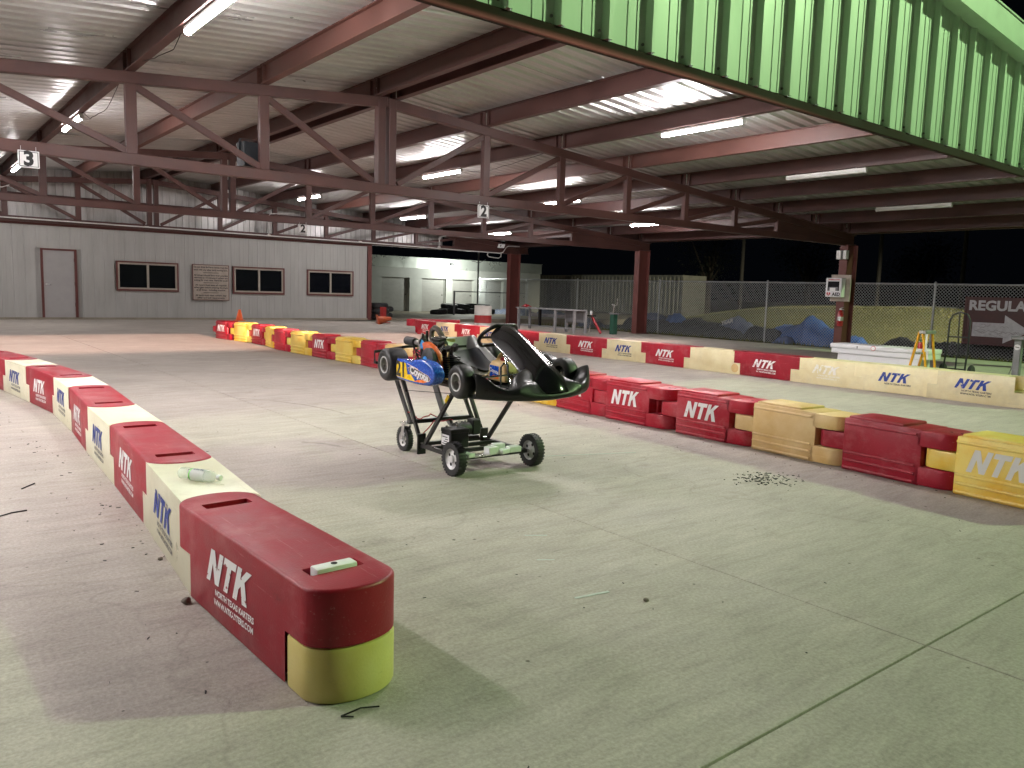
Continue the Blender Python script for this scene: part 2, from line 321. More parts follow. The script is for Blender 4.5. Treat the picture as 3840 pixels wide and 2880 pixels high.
# concrete slab: mottled, swept streaks, pores, hairline cracks
def concrete(name, base, hi, lo, rough=0.78):
    m = bpy.data.materials.new(name); m.use_nodes = True; nt = m.node_tree; N = nt.nodes; L = nt.links; b = N['Principled BSDF']
    g = N.new('ShaderNodeNewGeometry'); P = g.outputs['Position']
    def noise(sc, det=5, ro=0.6, st=None):
        n = N.new('ShaderNodeTexNoise'); n.inputs['Scale'].default_value = sc; n.inputs['Detail'].default_value = det; n.inputs['Roughness'].default_value = ro
        if st:
            mp = N.new('ShaderNodeMapping'); mp.inputs['Scale'].default_value = st; mp.inputs['Rotation'].default_value = (0, 0, R(17)); L.new(P, mp.inputs[0]); L.new(mp.outputs[0], n.inputs['Vector'])
        else: L.new(P, n.inputs['Vector'])
        return n.outputs['Fac']
    def ramp(f, a, c, p0, p1):
        r = N.new('ShaderNodeValToRGB'); r.color_ramp.elements[0].position = p0; r.color_ramp.elements[1].position = p1
        r.color_ramp.elements[0].color = (*a, 1); r.color_ramp.elements[1].color = (*c, 1); L.new(f, r.inputs[0]); return r.outputs[0]
    def mix(a, c, f, mode='MIX'):
        x = N.new('ShaderNodeMix'); x.data_type = 'RGBA'; x.blend_type = mode; L.new(a, x.inputs[6]); L.new(c, x.inputs[7])
        if isinstance(f, float): x.inputs[0].default_value = f
        else: L.new(f, x.inputs[0])
        return x.outputs[2]
    c1 = ramp(noise(0.55, 7, 0.65), lo, hi, 0.32, 0.70)
    c2 = ramp(noise(2.2, 8, 0.7, (0.6, 2.6, 1)), (0.90, 0.895, 0.89), (1.06, 1.06, 1.05), 0.35, 0.68)
    c = mix(c1, c2, 1.0, 'MULTIPLY')
    c3 = ramp(noise(60, 4, 0.7), (0.80, 0.80, 0.80), (1.14, 1.14, 1.14), 0.34, 0.68); c = mix(c, c3, 1.0, 'MULTIPLY')
    c5 = ramp(noise(7.0, 7, 0.75, (0.35, 2.2, 1)), (0.88, 0.87, 0.86), (1.03, 1.03, 1.03), 0.36, 0.52); c = mix(c, c5, 1.0, 'MULTIPLY')
    st = ramp(noise(1.3, 8, 0.72), (0.74, 0.72, 0.70), (1, 1, 1), 0.26, 0.40); c = mix(c, st, 1.0, 'MULTIPLY')
    pale = ramp(noise(0.9, 6, 0.7, (0.4, 1.8, 1)), (1, 1, 1), (1.22, 1.22, 1.2), 0.58, 0.72); c = mix(c, pale, 1.0, 'MULTIPLY')
    # hairline cracks
    nv = N.new('ShaderNodeTexNoise'); nv.inputs['Scale'].default_value = 1.5; nv.inputs['Detail'].default_value = 4; L.new(P, nv.inputs['Vector'])
    ad = N.new('ShaderNodeVectorMath'); ad.operation = 'MULTIPLY_ADD'; L.new(nv.outputs['Color'], ad.inputs[0]); ad.inputs[1].default_value = (1.3, 1.3, 0); L.new(P, ad.inputs[2])
    vo = N.new('ShaderNodeTexVoronoi'); vo.feature = 'DISTANCE_TO_EDGE'; vo.inputs['Scale'].default_value = 0.16; L.new(ad.outputs[0], vo.inputs['Vector'])
    ck = ramp(vo.outputs['Distance'], (0.87, 0.86, 0.85), (1, 1, 1), 0.0003, 0.0009); c = mix(c, ck, 1.0, 'MULTIPLY')
    # dark specks
    v2 = N.new('ShaderNodeTexVoronoi'); v2.inputs['Scale'].default_value = 4.5; L.new(P, v2.inputs['Vector'])
    sp = ramp(v2.outputs['Distance'], (0.35, 0.33, 0.30), (1, 1, 1), 0.028, 0.05); c = mix(c, sp, 1.0, 'MULTIPLY')
    L.new(c, b.inputs['Base Color'])
    rr = N.new('ShaderNodeMapRange'); L.new(noise(1.7, 5), rr.inputs[0]); rr.inputs[1].default_value = .3; rr.inputs[2].default_value = .7
    rr.inputs[3].default_value = rough - .18; rr.inputs[4].default_value = rough + .1; L.new(rr.outputs[0], b.inputs['Roughness'])
    b.inputs['Specular IOR Level'].default_value = 0.35
    bp = N.new('ShaderNodeBump'); bp.inputs['Strength'].default_value = 0.55; bp.inputs['Distance'].default_value = 0.004
    L.new(noise(85, 4, 0.7), bp.inputs['Height'])
    bp2 = N.new('ShaderNodeBump'); bp2.inputs['Strength'].default_value = 0.35; bp2.inputs['Distance'].default_value = 0.02; L.new(noise(9, 5, 0.6), bp2.inputs['Height']); L.new(bp.outputs[0], bp2.inputs['Normal'])
    L.new(bp2.outputs[0], b.inputs['Normal'])
    MT[name] = m
concrete('concrete', None, (0.455, 0.415, 0.37), (0.365, 0.332, 0.295))
concrete('concrete_drive', None, (0.36, 0.32, 0.25), (0.27, 0.24, 0.19))
mat('joint_dirt', (0.03, 0.027, 0.022), 0.9, 0, 0.3, 10, coord='World')
mat('grass_ground', (0.075, 0.085, 0.022), 0.9, 0, 0, 0.9, c2=(0.14, 0.135, 0.045), bump=0.8, bscale=12, coord='World')
mat('grass_blade', (0.09, 0.105, 0.025), 0.8, 0, 0, 0.5, c2=(0.18, 0.165, 0.06), coord='World')

# ================================================================ lettering
def text_mesh(txt, size, m, shear=0.0, bold=0.0, align='CENTER', sx=1.0):
    cu = bpy.data.curves.new('t', 'FONT'); cu.body = txt; cu.size = size; cu.shear = shear; cu.offset = bold
    cu.align_x = align; cu.align_y = 'CENTER'; cu.fill_mode = 'FRONT'; cu.dimensions = '2D'; cu.resolution_u = 3; cu.space_line = 0.95
    o = bpy.data.objects.new('t', cu); col.objects.link(o); dg = bpy.context.evaluated_depsgraph_get()
    me = bpy.data.meshes.new_from_object(o.evaluated_get(dg)); bpy.data.objects.remove(o); bpy.data.curves.remove(cu)
    if sx != 1:
        for v in me.vertices: v.co.x *= sx
    me.materials.clear(); me.materials.append(MT[m]); return me
def poly_mesh(name, polys, m):
    mb = MB()
    for p in polys: mb.add([(x, y, 0) for x, y in p], [tuple(range(len(p)))])
    return mb.mesh(name, m)
N_ = [(0,0),(.26,0),(.26,.58),(.60,0),(.86,0),(.86,1),(.60,1),(.60,.42),(.26,1),(0,1)]
T_ = [(.26,0),(.52,0),(.52,.77),(.78,.77),(.78,1),(0,1),(0,.77),(.26,.77)]
K_ = [(0,0),(.26,0),(.26,.36),(.36,.48),(.60,0),(.90,0),(.53,.66),(.84,1),(.53,1),(.26,.68),(.26,1),(0,1)]
def ntk_mesh(w, h, m, shear=0.25, gap=.08):
    # three heavy letters; the N leans forward like the painted ones
    x = 0; ps = []
    for g, adv in ((N_, .86), (T_, .78), (K_, .90)):
        ps.append([(px + x + shear*py, py) for px, py in g]); x += adv + gap
    tot = x - gap + shear
    return poly_mesh('lettering', [[((px/tot - .5)*w, (py - .5)*h) for px, py in p] for p in ps], m)
# ================================================================ ground
JX, JY, JS = 3.3, 1.36, 4.75
fz = lambda x: -0.0155*max(0.0, x - 12.8)          # the slab falls away towards the fence for drainage
gb = MB().box((-30, -30, -0.60), (12.8, 31.5, -0.03)).add([(12.8, -30, -.6), (25.0, -30, -.6), (25.0, 31.5, -.6), (12.8, 31.5, -.6), (12.8, -30, -.03), (25.0, -30, fz(25)-.03), (25.0, 31.5, fz(25)-.03), (12.8, 31.5, -.03)], [(0,3,2,1), (4,5,6,7), (0,1,5,4), (1,2,6,5), (2,3,7,6), (3,0,4,7)]); floor = struct(gb.build('concrete_floor', 'joint_dirt'))
sl = MB().box((0.0045, 0.0045, -0.028), (JS-0.0045, JS-0.0045, 0.0)).mesh('slab', 'concrete', bevel=0.002, seg=1)
sl2 = MB().box((0.0045, 0.0045, -0.028), (2.66, JS-0.0045, 0.0)).mesh('slab', 'concrete', bevel=0.002, seg=1)
for i in range(-5, 5):
    for j in range(-5, 7):
        x0, y0 = JX + i*JS, JY + j*JS
        if x0 + JS > 27.2 or y0 + JS > 35: continue
        o = link('slab', sl if i < 4 else sl2, floor, (x0, y0, random.uniform(-0.0012, 0.0) + fz(x0)))
        if i >= 2: o.rotation_euler = (0, math.atan(.0155), 0)
# far drive up to the storage building and the rough ground beyond the fence
dr = MB().box((-40, 31.5, -0.3), (48, 75, -0.004)); struct(dr.build('driveway', 'concrete_drive'))
def gz(x, y):
    # lawn: a low ditch behind the fence, then a grass bank
    t = min(1, max(0, (x - 25.0) / 4.5)); z = -0.40 * (t*t*(3-2*t)) - 0.20
    bank = 1.75 / (1 + math.exp(-(x - 36.5) / 1.5))
    k = 1 / (1 + math.exp((y - 31.0 + 1.2*math.sin(x*.3)) / 1.6))
    bank *= k * (0.93 + 0.07*math.sin(y*0.35 + 1.0) + 0.10*math.exp(-((y-27)/3.0)**2))
    return z + bank + 0.03*math.sin(x*1.7 + y*.9) * t
rows = []
xs = [25.0 + i*0.75 for i in range(42)] + [60, 70, 90, 140]
ys = [-45 + j*1.5 for j in range(51)] + [31.45]
for y in ys: rows.append([(x, y, gz(x, y)) for x in xs])
lawn = struct(MB().grid(rows).build('lawn', 'grass_ground', smooth=180))
far = MB().box((48.02, 31.5, -0.5), (300, 260, -0.05)).box((-260, 75.02, -0.5), (48, 260, -0.05)).box((-300, -140, -0.5), (-30.02, 75, -0.05)).box((-30, -140, -0.5), (25, -30.02, -0.05))
struct(far.build('far_ground', 'grass_ground'))
gv = MB()
rg = random.Random(3)
for _ in range(15000):
    x = rg.uniform(34, 47); y = rg.uniform(6, 33); z = gz(x, y)
    if z < 0.0 and rg.random() < .6: continue
    a = rg.uniform(0, 6.28); h = rg.uniform(.05, .13); w = .022; dx, dy = math.cos(a)*w, math.sin(a)*w
    gv.add([(x-dx, y-dy, z), (x+dx, y+dy, z), (x+rg.uniform(-.05,.05), y+rg.uniform(-.05,.05), z+h)], [(0,1,2)])
for _ in range(5000):
    x = rg.uniform(25.4, 30.5); y = rg.uniform(8, 33); z = gz(x, y)
    a = rg.uniform(0, 6.28); h = rg.uniform(.05, .2); w = .012; dx, dy = math.cos(a)*w, math.sin(a)*w
    gv.add([(x-dx, y-dy, z), (x+dx, y+dy, z), (x+rg.uniform(-.06,.06), y+rg.uniform(-.06,.06), z+h)], [(0,1,2)])
g = gv.build('grass', 'grass_blade', fix=False); g['kind'] = 'stuff'; g['label'] = 'dry grass on the bank behind the fence'

# ================================================================ pavilion
RX = 7.55                                     # ridge
YT = [4.75, 13.6, 22.4, 30.3]                 # truss planes
zc = lambda x: 4.94 - 0.083*abs(x - RX)       # top of the top chord
pav = thing('pavilion', 'open steel pavilion with brown trusses and green gable over the kart grid', 'pavilion')
half = [2.35, 4.45, 6.6, 8.75, 10.85, 12.9]
posts = [RX + d for d in half]; posts_l = [RX - d for d in half]
XE = 24.2
def truss(Y, front=False):
    t = empty('truss', pav)
    b0, b1 = (3.40 if front else 3.17), (3.55 if front else 3.345)
    # chords
    MB().box((RX-16.6, Y-.07, b0), (RX+16.6, Y+.07, b1)).build('bottom_chord', 'steel_brown', t, bevel=.008, seg=1)
    for s in (-1, 1):
        p, q = Vector((RX, Y, zc(RX)-.09)), Vector((RX+s*16.6, Y, zc(RX+16.6)-.09))
        MB().bar(p, q, .14, .18).build('top_chord', 'steel_brown', t, bevel=.008, seg=1)
    # king post pair
    for s in (-1, 1):
        MB().box((RX+s*.115-.075, Y-.085, b1-.02), (RX+s*.115+.075, Y+.085, zc(RX)-.02)).build('king_post', 'steel_brown', t, bevel=.006, seg=1)
    for s in (-1, 1):
        xs = [RX + s*d for d in half]; prev = RX + s*.2
        for k, x in enumerate(xs):
            MB().box((x-.08, Y-.06, b1-.01), (x+.08, Y+.06, zc(x)-.15)).build('post', 'steel_brown', t, bevel=.006, seg=1)
            MB().bar((prev + s*.06, Y, b1+.03), (x - s*.05, Y, zc(x)-.19), .075, .105).build('diagonal', 'steel_brown', t, bevel=.004, seg=1)
            prev = x
        # tapered haunch plate to the column
        xa, xb = RX + s*12.98, RX + s*17.2
        P = [(xa, b0+.012), (xb, b0+.06), (xb, zc(xb)-.012), (xa, zc(xa)-.012)]
        MB().prism(P, -.012, .012, lambda x, y, z: (x, Y+z, y)).build('haunch_plate', 'steel_brown', t)
        MB().bar((xa, Y, b0+.008), (xb, Y, b0+.05), .2, .02).bar((xa, Y, zc(xa)), (xb, Y, zc(xb)), .2, .02).build('haunch_flange', 'steel_brown', t)
    return t
for Y in YT: truss(Y, Y < 5)
def column(X, Y, s):
    c = empty('column', pav)
    x0, x1 = X, X + s*.62
    zt = 3.20
    MB().box((min(x0, x0+s*.03), Y-.135, -.25), (max(x0, x0+s*.03), Y+.135, zt)).build('flange', 'column_brown', c, bevel=.004, seg=1)
    MB().box((min(x1, x1-s*.03), Y-.135, -.25), (max(x1, x1-s*.03), Y+.135, zt)).build('flange', 'column_brown', c, bevel=.004, seg=1)
    MB().box((min(x0+s*.03, x1-s*.03), Y-.012, -.25), (max(x0+s*.03, x1-s*.03), Y+.012, zt)).build('web', 'column_brown', c)
    MB().box((min(x0,x1)-.06, Y-.2, -.25), (max(x0,x1)+.06, Y+.2, fz(X)+.02)).build('base_plate', 'column_brown', c)
for Y in YT:
    column(XE - (0.0 if Y < 20 else .15 if Y < 30 else .6), Y, 1)
    column(2*RX - XE, Y, -1)
# purlins (I section) bay by bay
px = [RX-.20, RX+.22] + posts + posts_l + [22.45, 24.25, 2*RX-22.45, 2*RX-24.25]
for k in range(3):
    y0, y1 = YT[k] + (0.02 if k else -.09), YT[k+1] - .02 + (1.2 if k == 2 else 0)
    for x in px:
        z = zc(x) + .004; mb = MB(); h = .32
        mb.box((x-.065, y0, z), (x+.065, y1, z+.016)).box((x-.065, y0, z+h-.016), (x+.065, y1, z+h)).box((x-.007, y0, z+.016), (x+.007, y1, z+h-.016))
        for ys_ in (y0+.12, y1-.12): mb.box((x-.06, ys_, z+.016), (x+.06, ys_+.012, z+h-.016))
        mb.build('purlin', 'steel_brown_lit' if (abs(x-5.2) < .3 or abs(x-14.2) < .3 or abs(x+1.2)<.4) else 'steel_brown', pav)
# roof sheets: ribs run down the slope; one sheet is 0.92 m wide
def ribbed(width, pitch, rib_w, rib_h, minor=True):
    # cross-section (u, height) of one sheet
    P = [(0.0, 0.0)]; n = int(round(width/pitch))
    for i in range(n):
        u = i*pitch
        if minor:
            for f in (.30, .52):
                P += [(u+pitch*f-.014, 0), (u+pitch*f-.007, .006), (u+pitch*f+.007, .006), (u+pitch*f+.014, 0)]
        c = u + pitch*.80
        P += [(c-rib_w, 0), (c-rib_w*.5, rib_h), (c+rib_w*.5, rib_h), (c+rib_w, 0)]
    P.append((width, 0)); return P
prof = ribbed(.915, .305, .060, .06)
def slope_sheet(s):
    xa, xb = RX + s*.17, RX + s*17.6
    rows = [[(x, u, zc(x)+.325+hh) for u, hh in prof] for x in (xa, xb)]
    return MB().grid(rows).mesh('roof_sheet', 'galvalume', fix=False)
for s in (-1, 1):
    me = slope_sheet(s); n = 0
    y = 4.42
    while y < 31.8:
        link('roof_sheet', me, pav, (0, y, random.uniform(0, .004))); y += .916
# dark ridge cap standing over the open ridge slot
MB().box((RX-.42, 4.4, zc(RX)+.44), (RX+.42, 32, zc(RX)+.47)).box((RX-.44, 4.4, zc(RX)+.36), (RX-.40, 32, zc(RX)+.47)).box((RX+.40, 4.4, zc(RX)+.36), (RX+.44, 32, zc(RX)+.47)).build('ridge_cap', 'dark_cavity', pav)
# green gable sheeting on the front truss: one sheet is three ribs
GY, GB, GP = 4.62, 3.35, .489
x = RX - 16.665; k = 0
while x < RX + 16.4:
    P = ribbed(GP*2, GP, .040, .062)
    rows = []
    for top in (0, 1):
        rows.append([(x+u, GY-hh, (GB + .004*math.sin((x+u)*9) if not top else max(GB+.1, zc(x+u)+.31))) for u, hh in P])
    # the rib is folded outward; camera side is -Y
    MB().grid(rows).build('gable_sheet', 'green_panel', pav, fix=False)
    for j in range(2):
        u = x + GP*(j+.72)
        MB().lathe([(.013, 0), (.013, -.012), (.005, -.02)], 8, (u-.03, GY, GB+.06), 'Y').build('screw', 'grey_paint', pav)
    x += GP*2; k += 1
# brown angle under the sheets
MB().box((RX-16.6, 4.585, 3.245), (RX+16.6, 4.64, 3.347)).build('gable_sill', 'sill_brown', pav, bevel=.008, seg=1)
# rake trim
for s in (-1, 1):
    p, q = Vector((RX, 4.40, zc(RX)+.30)), Vector((RX+s*17.7, 4.40, zc(RX+17.7)+.30))
    MB().bar(p, q, .03, .30).build('rake_trim', 'green_trim', pav)
    MB().bar(p + Vector((0,.17,.17)), q + Vector((0,.17,.17)), .40, .02).build('rake_cap', 'green_trim', pav)
    MB().bar(p + Vector((0,.10,-.14)), q + Vector((0,.10,-.14)), .18, .015).build('rake_soffit', 'green_trim', pav)
# eave gutters
for s in (-1, 1):
    xg = RX + s*17.55; MB().box((xg-.05, 4.4, zc(xg)+.10), (xg+.05, 31.8, zc(xg)+.30)).build('eave_trim', 'steel_brown', pav)
# back gable above the clubhouse: bare metal sheets on a girt
bp_ = ribbed(.92, .23, .03, .03, False)
x = RX - 16.6
while x < RX + 12.2:
    rows = [[(x+u, 31.25-hh, 3.2 if not t else zc(x+u)+.33) for u, hh in bp_] for t in (0, 1)]
    MB().grid(rows).build('back_sheet', 'galvalume_back', pav, fix=False); x += .92
MB().box((RX-16, 31.0, 4.06), (RX+11.5, 31.16, 4.16)).build('girt', 'steel_brown', pav)
# ================================================================ clubhouse wall
club = thing('clubhouse', 'long beige metal-sided building with three dark windows behind the grid', 'building', (0, 30.45, 0))
X0, X1, ZT = -14.0, 16.12, 3.19
wpr = lambda w: [(0,0),(.02,.012),(.03,.012),(.05,0),(w*.45,0),(w*.47,.005),(w*.53,.005),(w*.55,0),(w,0)]
PW = .338; x = X0
holes = [(4.07, 5.11, 0, 2.36), (6.34, 8.42, 1.01, 2.05), (10.4, 12.44, .99, 2.03), (13.39, 15.45, .99, 2.03)]
while x < X1 - .05:
    w = min(PW, X1 - x)
    spans = [(0.07, ZT)]
    for a, b_, z0, z1 in holes:
        ns = []
        for (s0, s1) in spans:
            if x + w*.5 > a and x + w*.5 < b_:
                if z0 > s0 + .02: ns.append((s0, z0))
                if z1 < s1: ns.append((z1, s1))
            else: ns.append((s0, s1))
        spans = ns
    for s0, s1 in spans:
        rows = [[(x+u, -hh, z) for u, hh in wpr(w)] for z in (s0, s1)]
        MB().grid(rows).build('siding_panel', 'wall_beige', club, fix=False)
    x += PW
MB().box((X0, .06, 0), (X1, .2, 3.3)).build('wall_core', 'wall_beige', club)
MB().box((X0, -.04, 0), (X1, .2, .068)).build('sill_curb', 'concrete_drive', club)
MB().box((X0, -.03, 3.10), (X1+.02, .06, 3.185)).build('top_trim', 'trim_red_brown', club)
MB().box((X1, -.02, 0), (X1+.19, .22, 3.18)).build('corner_post', 'column_brown', club, bevel=.006, seg=1)
# the side of the building running back
MB().box((X1-.02, .22, 0), (X1+.1, 9, 3.25)).build('side_wall', 'wall_beige', club)
# door
d = MB().box((4.13, .0, .07), (5.05, .03, 2.30)).build('door', 'wall_door', club, bevel=.004, seg=1)
MB().box((4.06, -.025, .07), (4.13, .05, 2.36)).box((5.05, -.025, .07), (5.13, .05, 2.36)).box((4.13, -.025, 2.30), (5.05, .05, 2.36)).build('frame', 'trim_red_brown', d)
h = MB().tube([(4.20, 0, 1.18), (4.20, -.06, 1.18), (4.33, -.06, 1.17)], .014, 8).cyl((4.20, .0, 1.18), (4.20, -.012, 1.18), .035, 12).build('handle', 'aluminium', d, smooth=40)
for z in (.5, 1.2, 2.0): MB().cyl((5.05, -.03, z-.06), (5.05, -.03, z+.06), .014, 8).build('hinge', 'trim_red_brown', d)
for (a, b_, z0, z1) in holes[1:]:
    w = MB().box((a, -.035, z0), (a+.05, .06, z1)).box((b_-.05, -.035, z0), (b_, .06, z1)).box((a+.05, -.035, z1-.05), (b_-.05, .06, z1)).box((a+.05, -.05, z0), (b_-.05, .06, z0+.06)).build('window', 'trim_red_brown', club)
    f0, f1, g0, g1 = a+.05, b_-.05, z0+.06, z1-.05; m_ = (f0+f1)/2
    MB().box((f0, -.02, g0), (f0+.06, .05, g1)).box((f1-.06, -.02, g0), (f1, .05, g1)).box((f0+.06, -.02, g1-.06), (f1-.06, .05, g1)).box((f0+.06, -.02, g0), (f1-.06, .05, g0+.06)).box((m_-.035, -.022, g0+.06), (m_+.035, .05, g1-.06)).build('sash', 'frame_beige', w)
    for q0, q1 in ((f0+.06, m_-.035), (m_+.035, f1-.06)):
        MB().box((q0, .02, g0+.06), (q1, .03, g1-.06)).build('pane', 'window_dark', w)
# rules board
rb = thing('rules_board', 'pale pink rules board with dark lettering between the clubhouse windows', 'sign', (9.565, 30.39, 1.385))
MB().box((-.65, -.015, -.64), (.65, .02, .64)).build('panel', 'plywood', rb, bevel=.004, seg=1)
MB().box((-.67, -.02, -.66), (-.65, .02, .66)).box((.65, -.02, -.66), (.67, .02, .66)).box((-.65, -.02, .64), (.65, .02, .66)).box((-.65, -.02, -.66), (.65, .02, -.64)).build('rim', 'trim_red_brown', rb)
lines = [('Do not drive 4x4 karts remain from the', .56), ('track with any other karts moving here.', .46), (None, .36), ('All drivers should limit their practice', .26), ('sessions to 10 minutes if others are', .17), ('waiting for track time. Share the track!', .08), (None, -.01), ('All racers must wear all required', -.10), ('safety gear before entering the track', -.19), ('at all times - including practice.', -.28), (None, -.38), ('All karts must meet current year', -.48), ('safety and tech requirements.', -.57)]
for tx, z in lines:
    if tx is None: MB().box((-.28, -.019, z-.008), (.28, -.016, z+.008)).build('rule_line', 'ink_black', rb)
    else:
        me = text_mesh(tx, .085, 'ink_black', bold=.0022); w = max(v.co.x for v in me.vertices) - min(v.co.x for v in me.vertices)
        k = 1.24/w if w > 1.24 else 1
        for v in me.vertices: v.co.x *= k
        link('text_line', me, rb, (0, -.018, z), (R(90), 0, 0))

# ================================================================ conduit along the back truss
cd = thing('conduit', 'white electrical conduit running under the back truss above the clubhouse', 'conduit')
MB().tube([(-12, 30.14, 3.27), (3, 30.14, 3.265), (15.5, 30.14, 3.235), (22.9, 30.14, 3.17), (23.1, 30.14, 3.22), (23.28, 30.14, 3.45), (23.4, 30.14, 3.52), (24.1, 30.14, 3.55)], .022, 8).build('main_run', 'conduit_white', cd, smooth=50)
for x, z1 in ((2.85, 4.2), (11.7, 4.1), (19.5, 3.75)):
    e = .9 if x == 11.7 else .35
    MB().tube([(x, 30.14, 3.28), (x, 30.14, z1-.1), (x+.06, 30.13, z1-.02), (x+.2, 30.1, z1), (x+e, 29.8, z1+.05)], .018, 8).build('drop', 'conduit_white', cd, smooth=50)
for x in (2.85, 7.3, 11.7, 15.6, 19.5): MB().box((x-.07, 30.10, 3.235), (x+.07, 30.18, 3.29)).build('junction', 'conduit_white', cd, bevel=.01, seg=1)
MB().tube([(22.2, 30.1, 3.16), (22.15, 30.1, 3.05), (22.25, 30.1, 2.97), (22.8, 30.1, 2.93), (22.95, 30.1, 3.0), (22.97, 30.1, 3.16)], .02, 8).build('loop', 'conduit_white', cd, smooth=50)

# ================================================================ strip lights
def strip_light(x, y, lit, label):
    z = zc(x) - .06; t = thing('strip_light', label, 'light', (x + .02, y, z), 0, 'strip lights under the purlins')
    MB().box((-.045, -.94, .005), (.045, .94, .05)).build('housing', 'white_paint', t, bevel=.006, seg=1)
    MB().lathe([(.03, -.92), (.042, -.90), (.042, .90), (.03, .92)], 12, (0, 0, -.012), 'Y').build('tube', ('led_lit_boosted' if x < 0 and y < 12 else 'led_lit' if y < 12 else 'led_lit_dimmed' if y < 20 else 'led_lit_dimmest') if lit else 'led_unlit', t, smooth=50)
    for s in (-1, 1):
        MB().lathe([(.046, 0), (.046, s*.03), (.03, s*.035)], 12, (0, s*.915, -.012), 'Y').build('end_cap', 'white_paint', t)
        MB().bar((0, s*.7, .05), (0, s*.7, .075), .02, .05).build('bracket', 'aluminium', t)
names = {3.1: 'the first purlin left of the ridge', 12.0: 'the second purlin right of the ridge', 16.3: 'the fourth purlin right of the ridge', 20.45: 'the sixth purlin right of the ridge', -1.2: 'the fourth purlin left of the ridge', -5.35: 'the sixth purlin left of the ridge'}
for xq, nm in names.items():
    for y, bay in ((9.75, 'front'), (18.5, 'middle'), (27.1, 'back')):
        lit = not (y < 10 and xq > 15)
        strip_light(xq, y, lit, ('glowing white' if lit else 'unlit grey') + ' strip light in the %s bay on %s' % (bay, nm))
for xq, nm in names.items():
    if xq < 0: strip_light(xq, 6.4, True, 'glowing strip light just behind the gable on ' + nm)
strip_light(RX-.20, 6.4, True, 'glowing strip light under the left ridge purlin just behind the gable')
strip_light(RX+.22, 6.4, True, 'glowing strip light under the right ridge purlin just behind the gable')
# loose feed cables
def cable(label, pts, r=.006, m='cable_black'):
    P = []
    for a, b_ in zip(pts[:-1], pts[1:]):
        for k in range(6): P.append(Vector(a).lerp(Vector(b_), k/6) + Vector((random.uniform(-.006,.006), random.uniform(-.006,.006), random.uniform(-.008,.008))))
    P.append(Vector(pts[-1])); o = MB().tube(P, r, 6).build('cable', m, None, smooth=60); tag(o, label, 'cable')
cable('black feed cable hanging from the strip light beside the left king truss', [(3.12, 17.55, 4.6), (3.2, 17.2, 4.42), (3.3, 16.2, 4.46), (3.15, 14.4, 4.62), (3.05, 13.7, 4.66)])
cable('black feed cable looping under the first left purlin in the front bay', [(3.12, 10.75, 4.62), (3.2, 11.6, 4.50), (3.12, 12.4, 4.52), (3.08, 13.4, 4.66)])
cable('thin cable hanging from the strip light right of the ridge in the middle bay', [(12.1, 17.5, 4.5), (12.2, 16.9, 4.42), (12.1, 15.6, 4.47), (12.05, 13.9, 4.6)])
cable('thin wire dangling at the ridge near the green gable', [(7.9, 5.2, 5.0), (8.0, 5.6, 4.8), (8.05, 6.2, 4.95)], .004)

# ================================================================ lane signs, speaker
def lane_sign(txt, x, y, z, s, label):
    t = thing('lane_sign', label, 'sign', (x, y, z), 0, 'lane number signs on the trusses')
    MB().box((-s/2, -.012, -s*.45), (s/2, .012, s*.45)).build('plate', 'sign_white', t, bevel=.01, seg=2)
    link('numeral', text_mesh(txt, s*1.02, 'ink_black', bold=.012), t, (0, -.016, 0), (R(90), 0, 0))
    mb = MB()
    b = s*.44; c = s*.39
    mb.box((-b, -.015, -c), (-b+.008, -.0125, c)).box((b-.008, -.015, -c), (b, -.0125, c)).box((-b+.008, -.015, c-.008), (b-.008, -.0125, c)).box((-b+.008, -.015, -c), (b-.008, -.0125, -c+.008)).build('border', 'ink_black', t)
    for q in (-.35, .35): MB().bar((q*s, 0, s*.45), (q*s, 0, s*.45+.06), .012, .004).build('hanger', 'aluminium', t)
lane_sign('3', 1.70, 13.48, 3.075, .27, 'white lane sign numbered three hanging at the far left of the front truss')
lane_sign('2', 9.79, 13.48, 3.02, .29, 'white lane sign numbered two hanging right of the king post on the front truss')
lane_sign('2', 9.67, 22.28, 3.03, .29, 'smaller looking white number 2 sign on the truss near the clubhouse')
t = thing('speaker_box', 'black speaker box hung beside a post of the front truss', 'speaker', (5.08, 13.95, 3.62), R(8))
MB().box((-.17, -.14, -.22), (.17, .14, .20)).build('cabinet', 'speaker_black', t, bevel=.01, seg=2)
MB().box((-.15, -.152, -.2), (.15, -.142, .18)).build('grille', 'speaker_black', t); MB().bar((-.18, 0, .25), (.18, 0, .25), .03, .006).bar((-.18, 0, .0), (-.18, 0, .25), .006, .03).bar((.18, 0, 0), (.18, 0, .25), .006, .03).build('yoke', 'speaker_black', t)
t = thing('hanging_sign', 'small white sign hung flat under the back truss by the last column', 'sign', (22.85, 29.95, 3.50), 0)
MB().obox((0, 0, 0), (.34, .02, .2), (R(35), 0, R(-10))).build('plate', 'sign_white', t)
MB().obox((.03, -.016, .006), (.10, .006, .05), (R(35), 0, R(-10))).obox((-.05, -.016, .006), (.05, .006, .09), (R(35), 0, R(-10))).build('mark', 'ink_black', t)
MB().bar((0, 0, .03), (0, 0, .14), .01, .01).build('hanger', 'aluminium', t)
